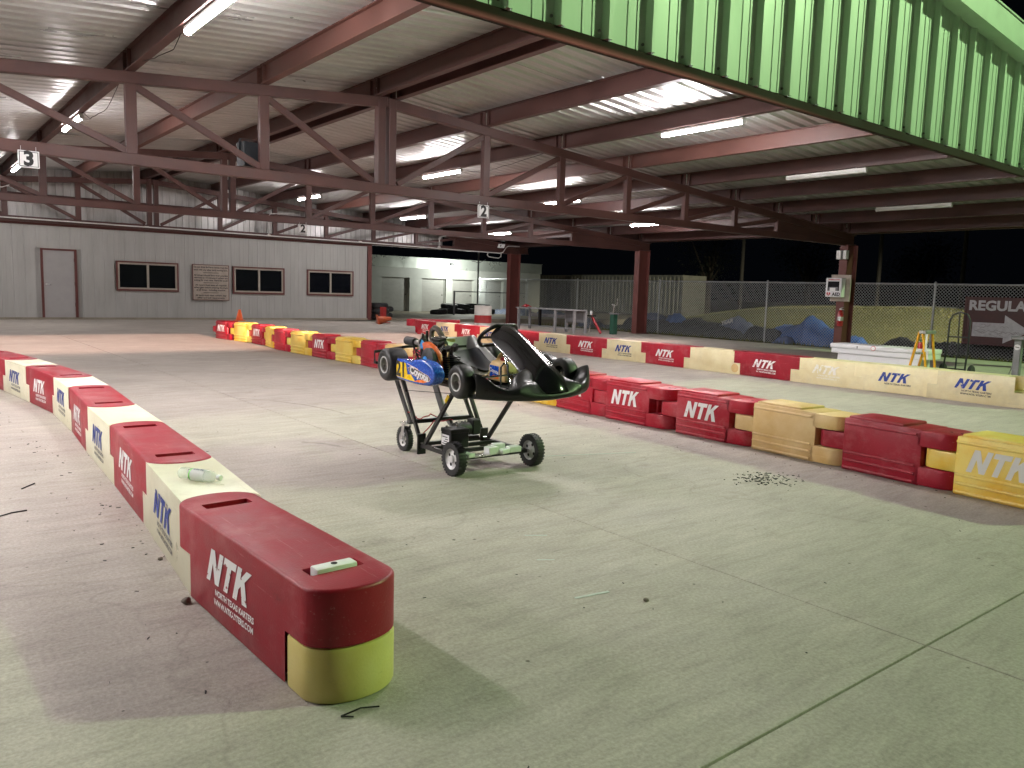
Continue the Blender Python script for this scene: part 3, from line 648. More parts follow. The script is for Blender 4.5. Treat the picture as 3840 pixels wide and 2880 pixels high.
# ================================================================ track barriers
BW, BH, SG, OV = .35, .40, .125, .125
def arc(x, w, sg, sgn, n=18):
    # points from y=-w/2 to y=+w/2 at end x, bulging by sg in direction sgn
    return [(x + sgn*sg*math.sin(math.pi*i/n), -w/2*math.cos(math.pi*i/n)) for i in range(n+1)]
def outline(h, w, sg):        # sg>0 bulge both ends, <0 hollow
    r = arc(h, w, sg, 1); l = arc(-h, w, sg, -1)
    return r + l[::-1]
def t_mesh(m, L=1.0, H=BH, slots=True):
    # upper half overlaps its neighbours with round noses, lower half is hollow-ended
    hs = H*.5
    a = MB().prism(outline(L/2 + OV, BW, SG), hs, H)
    low = MB().prism(outline(L/2, BW, -SG*.9), 0.008, hs)
    me = a.mesh('body', m, bevel=.014, seg=3, skipz=hs); ob = bpy.data.objects.new('tmp', me); col.objects.link(ob)
    kill = [ob]
    if slots:
        for sx in (-1, 1):
            c = MB().prism([(sx*(L/2+.02) - .04, -.105), (sx*(L/2+.02) + .04, -.105), (sx*(L/2+.02) + .04, .105), (sx*(L/2+.02) - .04, .105)], H-.07, H+.05).mesh('c', m, bevel=.006, seg=1)
            co = bpy.data.objects.new('tmpc', c); col.objects.link(co); kill.append(co)
            md = ob.modifiers.new('b', 'BOOLEAN'); md.object = co; md.operation = 'DIFFERENCE'; md.solver = 'EXACT'
    bpy.context.view_layer.update()
    dg = bpy.context.evaluated_depsgraph_get(); up = bpy.data.meshes.new_from_object(ob.evaluated_get(dg))
    for k in kill: bpy.data.objects.remove(k)
    lo = low.mesh('lo', m, bevel=.010, seg=2, skipz=hs)
    bm = bmesh.new(); bm.from_mesh(up); bm.from_mesh(lo)
    out = bpy.data.meshes.new('body'); bm.to_mesh(out); bm.free(); out.materials.clear(); out.materials.append(MT[m])
    out.shade_smooth(); out.set_sharp_from_angle(angle=R(38)); return out
def inv_mesh(m, L=1.24, H=BH):
    hs = H*.5
    a = MB().prism(outline(L/2 - OV - .004, BW, -SG), hs - .003, H - .004).mesh('u', m, bevel=.014, seg=3, skipz=hs - .003)
    b_ = MB().prism(outline(L/2 - .004, BW, SG*.9), 0.0, hs - .003).mesh('l', m, bevel=.012, seg=2, skipz=hs - .003)
    bm = bmesh.new(); bm.from_mesh(a); bm.from_mesh(b_); out = bpy.data.meshes.new('body'); bm.to_mesh(out); bm.free()
    out.materials.append(MT[m]); out.shade_smooth(); out.set_sharp_from_angle(angle=R(38)); return out
body = {('T', k): t_mesh(k) for k in ('red_plastic', 'cream_plastic')}
body[('T', 'bright_red_plastic')] = t_mesh('bright_red_plastic', slots=False)
body[('I', 'cream_plastic')] = inv_mesh('cream_plastic'); body[('I', 'pale_cream_plastic')] = inv_mesh('pale_cream_plastic')
NTKI = {k: ntk_mesh(.50, .145, k, .42) for k in ('ink_white_on_red', 'ink_white_solid', 'ink_blue_on_cream', 'ink_faded_on_cream')}
SUB = {}
for k in ('ink_white_on_red', 'ink_black_on_cream', 'ink_faded_on_cream'):
    SUB[k] = [text_mesh('NORTH TEXAS KARTERS', .036, k, shear=.12, bold=.0012), text_mesh('WWW.NTKARTERS.COM', .036, k, shear=.12, bold=.0012)]
CW = {'red_plastic': 'red', 'bright_red_plastic': 'red', 'cream_plastic': 'cream', 'pale_cream_plastic': 'cream'}
def smooth_block(kind, m, p, q, label, ink=None, sub=None, group=None, H=BH, lines=2):
    # p, q: seams (X of the face looking at -X, Y); p is the far end
    p, q = Vector((*p, 0)), Vector((*q, 0)); d = q - p; L = d.length; ang = math.atan2(d.y, d.x)
    base = 1.0 if kind == 'T' else 1.24
    s = H/BH; n = Vector((-d.y, d.x, 0)).normalized()      # left of p->q = away from camera side
    c = (p + q)/2 + n * (BW*s/2)
    t = thing('barrier_block', label, 'barrier', c, ang, group)
    b = link('body', body[(kind, m)], t); b.scale = (L/base, s, s)
    if ink:
        jx, jz, jr = random.uniform(-.025, .025), random.uniform(-.012, .012), random.uniform(-1.6, 1.6)
        link('lettering', NTKI[ink], t, (-.02 + jx, -BW*s/2 - .003, H*.60 + jz), (R(90), R(jr), 0))
        if sub:
            for i in range(lines): link('small_lettering', SUB[sub][i], t, (.03 - .01*i + jx, -BW*s/2 - .003, H*.60 - .105 - i*.042 + jz), (R(90), R(jr), 0))
    return t
# left row, from the far end to the camera
LS = [(.92, 12.36), (1.07, 11.37), (1.20, 10.18), (1.29, 9.24), (1.27, 8.06), (1.21, 7.06), (1.155, 5.78), (1.10, 4.77), (1.00, 3.52), (1.035, 2.54)]
nm = ['ninth', 'eighth', 'seventh', 'sixth', 'fifth', 'fourth', 'third', 'second', 'first']
for i in range(9):
    redq = i % 2 == 0
    if redq: lab = 'red smooth barrier block with white lettering, %s from the near end of the left row' % nm[i]
    else: lab = 'cream smooth barrier block with blue lettering, %s from the near end of the left row' % nm[i]
    if i == 8: lab = 'big red barrier block with worn white lettering ending the left row nearest the camera'
    if i == 7: lab = 'cream barrier block of the left row carrying the water bottle'
    smooth_block('T' if redq else 'I', 'red_plastic' if redq else 'pale_cream_plastic', LS[i], LS[i+1], lab, 'ink_white_on_red' if redq else 'ink_blue_on_cream', 'ink_white_on_red' if redq else 'ink_black_on_cream', 'smooth barrier blocks of the left row')
# round cream end piece under the nose of the near red block, its tab comes up through the slot
d = Vector((LS[9][0]-LS[8][0], LS[9][1]-LS[8][1], 0)); ang = math.atan2(d.y, d.x); n = Vector((-d.y, d.x, 0)).normalized()
c = Vector((*LS[9], 0)) + n*(BW/2)
t = thing('barrier_end_piece', 'round pale cream end piece under the nose of the nearest red barrier', 'barrier', c, ang)
ol = arc(OV, BW, SG, 1) + [(.01, BW/2), (.01, -BW/2)]
MB().prism(ol, 0, BH*.5 - .004).build('body', 'end_cream_green_lit', t, smooth=38, bevel=.012, seg=2)
tab = MB().prism([(-.005, -.08), (.055, -.08), (.055, .08), (-.005, .08)], BH-.075, BH+.015).build('tab', 'cap_white', t, smooth=40, bevel=.008, seg=2)
MB().lathe([(.012, 0), (.012, .0015)], 12, (.025, 0, BH+.0152), 'Z').build('tab_hole', 'dark_cavity', tab)
# chalk scrape across the nose of the red block
# far right row
RS = [((12.80, 20.93), 'T', 'bright_red_plastic', 'ink_white_solid'), ((12.72, 19.86), 'I', 'cream_plastic', 'ink_blue_on_cream'), ((12.62, 18.50), 'T', 'bright_red_plastic', 'ink_white_solid'),
      ((12.54, 17.42), 'I', 'cream_plastic', 'ink_blue_on_cream'), ((12.42, 15.98), 'T', 'bright_red_plastic', None), ((12.36, 14.78), 'I', 'cream_plastic', 'ink_blue_on_cream'),
      ((12.34, 13.45), 'T', 'bright_red_plastic', 'ink_white_solid'), ((12.31, 12.38), 'I', 'cream_plastic', 'ink_blue_on_cream'), ((12.29, 11.08), 'T', 'bright_red_plastic', 'ink_white_solid'),
      ((12.25, 10.04), 'I', 'cream_plastic', None), ((12.22, 8.71), 'T', 'red_plastic', 'ink_white_on_red'), ((12.17, 7.64), 'I', 'cream_plastic', 'ink_faded_on_cream'),
      ((12.15, 6.33), 'T', 'cream_plastic', 'ink_blue_on_cream'), ((12.19, 5.36), 'I', 'cream_plastic', 'ink_blue_on_cream'), ((12.20, 4.06), None, None, None)]
ords = ['thirteenth', 'twelfth', 'eleventh', 'tenth', 'ninth', 'eighth', 'seventh', 'sixth', 'fifth', 'fourth', 'third', 'second', 'first']
for i in range(14):
    (p, k, m, ink), q = RS[i], RS[i+1][0]
    what = {'ink_white_solid': 'white lettering', 'ink_white_on_red': 'white lettering', 'ink_blue_on_cream': 'blue lettering', 'ink_faded_on_cream': 'faded white lettering', None: 'no lettering'}[ink]
    pos = ['', 'second', 'third', 'fourth', 'fifth', 'sixth', 'seventh', 'eighth', 'ninth', 'tenth', 'eleventh', 'twelfth', 'thirteenth', ''][i]
    lab = '%s barrier block with %s, %s from the far end of the right row' % (CW[m], what, pos)
    if i == 0: lab = 'red barrier block with white lettering at the far end of the right row'
    if i == 13: lab = 'cream barrier block with blue lettering at the near end of the right row'
    sub = {'ink_white_solid': 'ink_white_on_red', 'ink_white_on_red': 'ink_white_on_red', 'ink_blue_on_cream': 'ink_black_on_cream', 'ink_faded_on_cream': 'ink_faded_on_cream', None: None}[ink]
    t = smooth_block(k, m, p, q, lab, ink, sub, 'smooth barrier blocks of the right row', .43, 1 if i == 12 else 2)
    if i == 9:
        MB().lathe([(.001, -.0004), (.075, -.0006), (.08, 0), (.075, .0006), (.001, .0008)], 18, (.55, -BW*.43/.40/2 - .001, .115), 'Y').build('scuff_patch', 'tan_plastic', t)
smooth_block('T', 'bright_red_plastic', (13.15, 21.6), (14.15, 21.05), 'red barrier block standing askew behind the far end of the right row', None, None, 'smooth barrier blocks of the right row', .43)
t = thing('lit_hollow_end', 'yellow piece added for the lit hollow end of the far row', 'barrier', (12.32, 3.92, 0), R(-90))  # yellow stands in for light inside the last block's hollow end
MB().prism([(-.14, -.02), (.06, -.02), (.06, .3), (-.14, .3)], .215, .425).build('body', 'ladder_yellow', t, bevel=.01, seg=2)
MB().prism([(-.1, .0), (.5, .0), (.5, .34), (-.1, .34)], 0, .212).build('foot', 'cream_plastic', t, bevel=.01, seg=2)
t = thing('white_bucket', 'white ribbed bucket at the right end of the far barrier row', 'bucket', (12.55, 3.62, .212))
MB().lathe([(.11, 0), (.125, .10), (.135, .10), (.135, .115), (.128, .12), (.13, .17), (.14, .17), (.14, .19), (.12, .19)], 20).build('body', 'cap_white', t, smooth=40)
MB().tube([(0, -.135, .17), (0, -.15, .10), (0, 0, .07), (0, .15, .10), (0, .135, .17)], .004, 6).build('handle', 'dull_steel', t)

# ribbed row
RBW = .38
def rib_mesh(m):
    H = .456; mb = MB(); w = RBW/2
    def rp(x0, x1, w_, z0, z1, r0=.0, r1=.0, bev=.012):
        # plan rectangle with optionally rounded ends
        pts = []
        def end(x, r, s):
            if r <= 0: return [(x, -w_), (x, w_)] if s > 0 else [(x, w_), (x, -w_)]
            L = [(x - s*r + s*r*math.sin(a), -w_*math.cos(a) * 1.0) for a in [math.pi*k/10 for k in range(11)]]
            return L if s > 0 else [(px_, -py_) for px_, py_ in L]
        pts = end(x1, r1, 1) + end(x0, r0, -1)
        return MB().prism(pts, z0, z1).mesh('x', m, bevel=bev, seg=2)
    parts = [rp(0, .665, w, 0, .436), rp(.03, .50, w-.015, .43, H, bev=.010), rp(-.280, .05, w-.006, .156, .300, r0=.10), rp(.62, .945, w, .305, .430, r1=.14), rp(.62, .945, w, 0.004, .150, r1=.14), rp(.55, .70, w-.11, .14, .31)]
    rb = MB()
    for z in (.392, .150, .086, .022):
        for s in (-1, 1):
            rb.tube([(.012, s*(w+.001), z), (.62, s*(w+.001), z)], .0125, 8)
    rb.tube([(-.006, -w+.03, .392), (-.006, w-.03, .392)], .0125, 8)
    parts.append(rb.mesh('x', m))
    bm = bmesh.new()
    for p in parts: bm.from_mesh(p)
    out = bpy.data.meshes.new('body'); bm.to_mesh(out); bm.free(); out.materials.append(MT[m]); out.shade_smooth(); out.set_sharp_from_angle(angle=R(38)); return out
ribm = {m: rib_mesh(m) for m in ('bright_red_plastic', 'red_plastic', 'yellow_plastic', 'tan_plastic')}
NTKR = {'ink_white_solid': ntk_mesh(.44, .165, 'ink_white_solid', .30), 'ink_grey_on_yellow': ntk_mesh(.46, .17, 'ink_grey_on_yellow', .34)}
RR = [((6.50, 20.32), 'R', 1), ((6.60, 19.28), 'Y', 0), ((6.72, 18.42), 'R', 1), ((6.72, 17.55), 'Y', 0), ((6.56, 16.63), 'R', 0), ((6.53, 15.66), 'Y', 0), ((6.57, 14.70), 'R', 1), ((6.60, 13.72), 'Y', 0), ((6.63, 12.76), 'R', 0), ((6.60, 11.82), 'T', 0),
      ((6.57, 10.87), 'R', 0), ((6.53, 9.93), 'Y', 0), ((6.49, 8.99), 'R', 0), ((6.45, 8.10), 'Y', 0), ((6.41, 7.20), 'R', 1), ((6.36, 6.30), 'R', 1), ((6.33, 5.25), 'R', 1), ((6.31, 4.32), 'T', 0), ((6.25, 3.39), 'R', 0), ((6.18, 2.47), 'Y', 1), ((6.10, 1.53), None, 0)]
cn = {'R': 'red', 'Y': 'yellow', 'T': 'tan'}; cm = {'R': 'bright_red_plastic', 'Y': 'yellow_plastic', 'T': 'tan_plastic'}
rn = ['first', 'second', 'third', 'fourth', 'fifth', 'sixth', 'seventh', 'eighth', 'ninth', 'tenth', 'eleventh', 'twelfth', 'thirteenth', 'fourteenth', 'fifteenth', 'sixteenth', 'seventeenth', 'eighteenth', 'nineteenth', 'twentieth']
for i in range(20):
    (p, k, tx), q = RR[i], RR[i+1][0]
    d = Vector((q[0]-p[0], q[1]-p[1], 0)); ang = math.atan2(d.y, d.x); n = Vector((-d.y, d.x, 0)).normalized()
    lab = 'ribbed %s barrier block%s, %s from the far end of the middle row' % (cn[k], ' with white lettering' if tx else '', rn[i])
    if i == 19: lab = 'ribbed yellow barrier block with large grey lettering at the right edge of the photo'
    if i == 17: lab = 'scuffed tan ribbed barrier block with two holes in its top, middle row'
    t = thing('ribbed_barrier_block', lab, 'barrier', Vector((*p, 0)) + n*(RBW/2), ang, 'ribbed barrier blocks of the middle row')
    b = link('body', ribm[cm[k] if not (k == 'R' and i == 18) else 'red_plastic'], t)
    if tx: link('lettering', NTKR['ink_white_solid' if k == 'R' else 'ink_grey_on_yellow'], t, (.31 + random.uniform(-.02, .02), -RBW/2 - .003, .268), (R(90), R(random.uniform(-1.5, 1.5)), 0))
    for xq in ((.20, .32) if i == 17 else (.80, .88)):
        MB().lathe([(.028 if i == 17 else .012, 0), (.026 if i == 17 else .011, .0012)], 14, (xq, .02 if xq < .5 else -.03, .4565 if xq < .5 else .4305), 'Z').build('filler_hole', 'dark_cavity' if i != 17 else 'tan_plastic', t)
# cone riding on the far end of the ribbed row
def cone(name, loc, label, m='cone_orange', s=1.0, rot=None):
    t = thing(name, label, 'cone', loc, 0, None, rot)
    MB().box((-.11*s, -.11*s, 0), (.11*s, .11*s, .018*s)).build('base', m, t, bevel=.006, seg=1)
    MB().lathe([(.088*s, .018*s), (.084*s, .05*s), (.03*s, .275*s), (.024*s, .28*s)], 18).build('body', m, t, smooth=40)
    return t
cone('traffic_cone', (7.0, 20.02, .456), 'small orange cone standing on the far end of the middle barrier row')
# ================================================================ racing kart on its stand
kart = thing('racing_kart', 'black racing kart number 21 with blue and yellow side pod raised on a stand', 'kart', (3.81, 5.74, .78), 0, None, (R(1.72), R(1.81), R(-93.56)))
def wheel(a, yo, w, r, side, front):
    # yo: outer face; side -1 = right
    yi = yo - side*w; o = (a, 0, 0); s = side
    t = empty('wheel', kart)
    rr = .066 if front else .068
    prof = [(rr, yo - s*.012), (rr+.012, yo - s*.002), (r-.03, yo), (r-.012, yo - s*.008), (r-.003, yo - s*.022), (r, yo - s*.04), (r, yi + s*.04), (r-.003, yi + s*.022), (r-.012, yi + s*.008), (r-.03, yi), (rr+.012, yi + s*.002), (rr, yi + s*.012)]
    MB().lathe(prof, 40, o, 'Y', caps=False).build('tire', 'slick_rubber', t, smooth=40)
    MB().lathe([(rr+.003, yo - s*.004), (rr+.003, yo - s*.016), (rr-.006, yo - s*.016), (rr-.006, yo - s*.004), (rr+.003, yo - s*.004)], 32, o, 'Y', caps=False).build('rim_lip', 'wheel_white', t, smooth=40)
    MB().lathe([(rr-.004, yo - s*.012), (rr-.010, yo - s*.05), (.030, yo - s*.075), (.026, yo - s*.06), (.010, yo - s*.055), (.001, yo - s*.055)], 28, o, 'Y', caps=False).build('rim', 'rim_steel', t, smooth=40)
    hb = MB().cyl((a, yo - s*.09, 0), (a, yo - s*.03, 0), .012, 8)
    for k in range(3 if front else 4):
        q = k*6.283/(3 if front else 4) + .4; hb.cyl((a + .036*math.cos(q), yo - s*.075, .036*math.sin(q)), (a + .036*math.cos(q), yo - s*.055, .036*math.sin(q)), .006, 6)
    hb.build('hub_bolts', 'dull_steel', t, smooth=40)
wheel(0, -.60, .185, .137, -1, False); wheel(0, .60, .185, .137, 1, False)
wheel(1.05, -.53, .125, .127, -1, True); wheel(1.05, .54, .125, .127, 1, True)
# chassis
ch = MB()
for s in (-1, 1):
    ch.tube([(-.16, s*.30+.02, -.085), (.25, s*.30+.02, -.09), (.75, s*.31+.02, -.09), (1.0, s*.24+.02, -.09), (1.28, s*.20+.02, -.09)], .0155, 10)
ch.tube([(-.16, -.30, -.085), (-.16, .32, -.085)], .0155, 10); ch.tube([(.62, -.31, -.09), (.62, .33, -.09)], .014, 10)
ch.tube([(1.05, -.36, -.07), (1.05, -.2, -.09), (1.05, .22, -.09), (1.05, .38, -.07)], .0155, 10)
ch.tube([(1.28, -.18, -.09), (1.34, -.1, -.09), (1.34, .14, -.09), (1.28, .22, -.09)], .014, 10)
ch.build('chassis', 'frame_black', kart, smooth=50)
MB().cyl((0, -.46, 0), (0, .46, 0), .0155, 12).build('rear_axle', 'dull_steel', kart, smooth=50)
MB().box((.60, -.26, -.108), (1.26, .28, -.102)).build('floor_pan', 'dull_steel', kart)
for s in (-1, 1):
    f = MB().cyl((1.05, s*.40, -.0), (1.05, s*.33, 0), .013, 10).tube([(1.05, s*.345, -.08), (1.05, s*.345, .05)], .016, 10).bar((1.05, s*.345, .0), (.93, s*.33, -.01), .012, .03)
    f.build('steering_knuckle', 'chrome', kart, smooth=50)
    MB().tube([(.93, s*.33, -.01), (.92, .07, .0)], .008, 8).build('tie_rod', 'chrome', kart, smooth=50)
MB().tube([(-.16, -.36, -.06), (-.19, -.45, -.03), (-.17, -.6, .0), (-.17, -.6, .09), (-.17, -.30, .12), (-.17, .34, .12), (-.17, .6, .09), (-.17, .6, .0), (-.19, .47, -.03), (-.16, .36, -.06)], .013, 8).build('rear_bumper', 'frame_black', kart, smooth=50)
MB().lathe([(.085, -.004), (.085, .004), (.02, .006)], 28, (0, .22, 0), 'Y').build('brake_disc', 'dull_steel', kart, smooth=30)
# seat
spine = [(.03, .215), (.09, .10), (.18, .0), (.32, -.06), (.48, -.065), (.62, -.02)]
hw = [.150, .175, .185, .185, .175, .145]; lift = [.045, .10, .14, .13, .10, .05]
def seat_grid(k, inset):
    rows = []
    for i, (a, c) in enumerate(spine):
        p0 = Vector(spine[max(0, i-1)]); p1 = Vector(spine[min(len(spine)-1, i+1)]); d = (p1-p0).normalized(); nrm = Vector((-d.y, d.x))
        if nrm.y < 0 and nrm.x < 0: nrm = -nrm
        row = []
        for j in range(17):
            u = -1 + j/8; lf = lift[i]*abs(u)**2.6 + inset
            row.append((a + nrm.x*lf, .08 + (hw[i]-inset*.6)*math.sin(u*math.pi/2*.98), c + nrm.y*lf))
        rows.append(row)
    return rows
def solid(o, th):
    md = o.modifiers.new('solid', 'SOLIDIFY'); md.thickness = th; md.offset = 0; return o
def sub(o, n=1):
    md = o.modifiers.new('sub', 'SUBSURF'); md.levels = n; md.render_levels = n; return o
st = empty('seat', kart)
sub(solid(MB().grid(seat_grid(0, 0)).build('seat_shell', 'seat_silver', st, smooth=60, fix=False), .008), 2)
rows = seat_grid(0, .016); rows = rows[1:]
sub(solid(MB().grid([r[2:-2] for r in rows]).build('seat_liner', 'seat_pad', st, smooth=60, fix=False), .012), 2)
MB().bar((.115, .03, .135), (.115, .13, .135), .012, .02).build('seat_slot', 'dark_cavity', st)
MB().bar((.06, -.045, .185), (.06, .05, .185), .004, .03).build('seat_badge', 'brass', st)
for s in (-1, 1): MB().tube([(.20, .08+s*.20, -.08), (.19, .08+s*.19, .10), (.10, .08+s*.17, .17)], .008, 8).build('seat_strut', 'chrome', st, smooth=50)
# steering
n = Vector((-math.sin(R(40)), 0, math.cos(R(40)))); e1 = Vector((0, 1, 0)); e2 = n.cross(e1); cc = Vector((.65, .10, .28))
sw = empty('steering_wheel', kart)
ring = []
for k in range(48):
    th = k*2*math.pi/48; x_, y_ = math.cos(th), math.sin(th)
    # slightly flattened top and bottom, like a kart wheel
    y_ = max(-.86, min(.86, y_)); ring.append(cc + .16*(x_*e1 + y_*e2))
MB().tube(ring, .0165, 10, closed=True).build('rim', 'satin_black', sw, smooth=60)
sp = MB()
for th in (R(8), R(172), R(270)):
    sp.bar(cc - n*.015, cc + .15*(math.cos(th)*e1 + math.sin(th)*e2), .028, .006, n)
sp.cyl(cc - n*.02, cc + n*.005, .03, 16); sp.build('spokes', 'matt_black', sw)
MB().tube([cc - n*.01, cc - n*.15, (.92, .08, -.02), (.99, .07, -.08)], .010, 10).build('steering_shaft', 'chrome', sw, smooth=60)
for s in (-1, 1): MB().tube([(.80, .09+s*.03, .17), (1.0, .09+s*.08, -.085)], .008, 8).build('shaft_support', 'chrome', kart, smooth=50)
# front fairing panel
mid = [(.735, .372), (.80, .378), (.94, .338), (1.10, .265), (1.25, .188), (1.37, .108), (1.455, .020), (1.495, -.055)]
fh = [.118, .142, .150, .146, .152, .175, .190, .165]; fd = [.07, .12, .145, .145, .135, .115, .09, .06]
rows = []
for i, (a, c) in enumerate(mid):
    p0 = Vector(mid[max(0, i-1)]); p1 = Vector(mid[min(len(mid)-1, i+1)]); d = (p1-p0).normalized(); nx, nz = d.y, -d.x
    row = []
    for j in range(15):
        u = -1 + j/7; dr_ = fd[i]*abs(u)**1.9
        if 2 < i < 5 and abs(u) < .45: dr_ += .012
        row.append((a + nx*dr_, .09 + fh[i]*u, c + nz*dr_))
    rows.append(row)
fr = empty('front_fairing', kart)
sub(solid(MB().grid(rows).build('panel', 'gloss_black', fr, smooth=70, fix=False), .006), 2)
MB().tube([(.95, .06, .18), (.97, .06, .24), (.92, .08, .30)], .006, 6).build('bracket', 'dull_steel', fr)
MB().cyl((.755, .04, .362), (.75, .04, .376), .008, 10).build('bolt', 'chrome', fr)
# nose bumper
NB = 56; rows = []
for i in range(NB+1):
    u = -1 + 2*i/NB; au = abs(u)
    b = .045 + .525*math.copysign(au**.92, u); a = 1.50 - .245*au**2.4
    horn = max(0, (au - .78)/.22); dip = math.exp(-((au - .60)/.18)**2); cen = max(0, 1 - (au/.40)**2)
    ct = .022 - .045*dip + .066*horn**.7 - .010*cen
    cen = max(0, 1 - (au/.56)**2)**.8
    back = .10 + .12*cen
    cb = -.118 + .012*au
    k = .10*max(0, 1 - (au/.5)**2)
    rows.append([(a-.30, b*.93, cb+.012), (a-.06, b, cb), (a-.012, b, cb+.012), (a+.004 - .01*dip - .2*k, b, cb+.045), (a+.004 - .6*k, b*1.0, (cb+ct)/2 + .008), (a-.008 - .012*horn - .95*k, b*1.005, ct-.012), (a-.022-k, b, ct), (a-.045-k, b*.99, ct-.003), (a-.045-back*.6, b*.95, ct - .03 + .09*cen), (a-.045-back, b*.92, ct - .07 + .16*cen)])
nb = MB().grid(rows).build('nose_bumper', 'satin_black', kart, smooth=70, fix=False)
solid(nb, .007); sub(nb, 1)
# side pods
pod_out = [(.24, .085), (.40, .088), (.48, .085), (.56, .112), (.66, .120), (.76, .112), (.83, .088), (.87, .045), (.868, .0), (.835, -.04), (.78, -.065), (.60, -.080), (.42, -.082), (.24, -.075)]
def pod(yo, s, full):
    t = empty('side_pod', kart)
    MB().prism(pod_out, min(yo, yo-s*.10), max(yo, yo-s*.10), lambda a, c, z: (a, z, c)).build('shell', 'pod_blue' if full else 'satin_black', t, smooth=50, bevel=.020, seg=4)
    if not full: return
    f = yo - .0015
    def P(poly, m, nm, k=0): return MB().prism([(.245 + (a-.245)*.84, c) for a, c in poly], f - .0008*k - .001, f - .0008*k, lambda a, c, z: (a, z, c)).build(nm, m, t)
    P([(.262, .064), (.455, .066), (.48, .0), (.50, -.060), (.262, -.056)], 'pod_yellow', 'number_panel', 1)
    P([(.50, -.060), (.486, -.020), (.56, -.012), (.64, -.058)], 'pod_yellow', 'yellow_flash', 1)
    P([(.62, -.060), (.80, -.050), (.93, -.022), (.80, -.024), (.70, -.038)], 'pod_orange', 'orange_flash', 1)
    P([(.47, .066), (.50, .066), (.70, .046), (.70, .040)], 'pod_pale', 'pale_stripe', 2)
    P([(.50, .034), (.565, .056), (.89, .016), (.935, -.006), (.90, -.030), (.83, -.032), (.55, -.006)], 'pod_pale', 'label_edge', 2)
    P([(.506, .033), (.567, .052), (.886, .013), (.928, -.006), (.896, -.027), (.83, -.028), (.553, -.003)], 'ink_black', 'label_ground', 3)
    me = text_mesh('Coyote', .078, 'ink_silver', bold=.0035); w_ = max(v.co.x for v in me.vertices) - min(v.co.x for v in me.vertices)
    for v in me.vertices: v.co.x *= .30/w_
    link('name_lettering', me, t, (.645, f - .0045, .010), (R(90), R(7), 0))
    me = text_mesh('21', .165, 'ink_black', bold=.006); w_ = max(v.co.x for v in me.vertices) - min(v.co.x for v in me.vertices)
    for v in me.vertices: v.co.x *= .14/w_
    link('race_number', me, t, (.338, f - .0035, .004), (R(90), 0, 0))
    MB().tube([(.24, yo+.02, .09), (.23, yo+.03, -.08)], .006, 6).build('edge', 'matt_black', t)
pod(-.605, -1, True); pod(.60, 1, False)
# engine
en = empty('engine', kart)
MB().box((.22, -.42, -.06), (.56, -.20, .08)).box((.26, -.40, .08), (.50, -.22, .16)).build('block', 'engine_dark', en, bevel=.012, seg=2)
fin = MB()
for k in range(9): fin.box((.54, -.37, -.03 + .018*k), (.64, -.24, -.022 + .018*k))
fin.box((.54, -.33, -.03), (.60, -.28, .13))
fin.build('cooling_fins', 'engine_dark', en)
MB().prism([(.37, .215), (.43, .232), (.53, .205), (.62, .15), (.648, .05), (.61, -.05), (.56, -.05), (.50, .05), (.42, .12)], -.445, -.39, lambda a, c, z: (a, z, c)).build('blower_shroud', 'engine_orange', en, smooth=40, bevel=.014, seg=2)
MB().box((.33, -.36, .17), (.47, -.25, .225)).build('valve_cover', 'engine_dark', en, bevel=.012, seg=2)
sc_ = MB().lathe([(.098, -.445), (.098, -.475), (.080, -.49), (.03, -.495), (.001, -.495)], 32, (.53, 0, .095), 'Y', caps=False).build('starter_cover', 'matt_black', en, smooth=40)
MB().lathe([(.034, -.4955), (.034, -.4975), (.001, -.498)], 24, (.53, 0, .095), 'Y', caps=False).build('round_sticker', 'sticker_blue', sc_)
link('sticker_lettering', text_mesh('NTK', .028, 'ink_silver', bold=.001), sc_, (.53, -.4995, .095), (R(90), 0, 0)) if False else MB().box((.508, -.4992, .09), (.552, -.4984, .10)).build('sticker_band', 'pod_orange', sc_)
af = empty('air_filter', en)
MB().lathe([(.030, -.19), (.037, -.185), (.039, -.06), (.034, -.03), (.02, -.02)], 20, (0, 0, 0), 'X').build('element', 'matt_black', af, smooth=40)
MB().lathe([(.022, -.02), (.022, .06), (.032, .07), (.032, .09)], 14, (0, 0, 0), 'X').build('clamp', 'dull_steel', af, smooth=40)
af.location = (.02, -.295, .175)
MB().box((.10, -.33, .12), (.20, -.26, .215)).cyl((.15, -.295, .215), (.15, -.295, .255), .02, 12).build('carburettor', 'dull_steel', en, bevel=.006, seg=1)
MB().tube([(.33, -.26, .14), (.27, -.27, .19), (.235, -.28, .25), (.25, -.28, .30), (.30, -.28, .325), (.355, -.28, .31), (.395, -.27, .265), (.41, -.25, .19), (.43, -.22, .10)], .023, 12).build('exhaust_pipe', 'exhaust_wrap', en, smooth=60)
MB().tube([(.40, -.27, .25), (.47, -.28, .20), (.55, -.30, .16)], .008, 8).tube([(.60, -.33, .16), (.63, -.34, .05), (.64, -.33, -.06)], .011, 8).tube([(.20, -.38, .16), (.19, -.42, .06), (.24, -.43, .0)], .007, 8).build('fittings', 'brass', en, smooth=50)
MB().lathe([(.07, -.20), (.07, -.15), (.05, -.14)], 24, (.30, 0, 0.0), 'Y').build('clutch_drum', 'dull_steel', en, smooth=40)
hs = MB()
for k in range(9):
    x0 = .18 + .05*k; hs.tube([(x0, -.41, .10 + .05*math.sin(k*2.1)), (x0+.03, -.43 - .01*(k % 3), .15 + .03*math.cos(k*1.7)), (x0+.08, -.41, .06 + .06*math.sin(k*1.3))], .006, 6)
hs.build('hoses', 'cable_black', en, smooth=50)
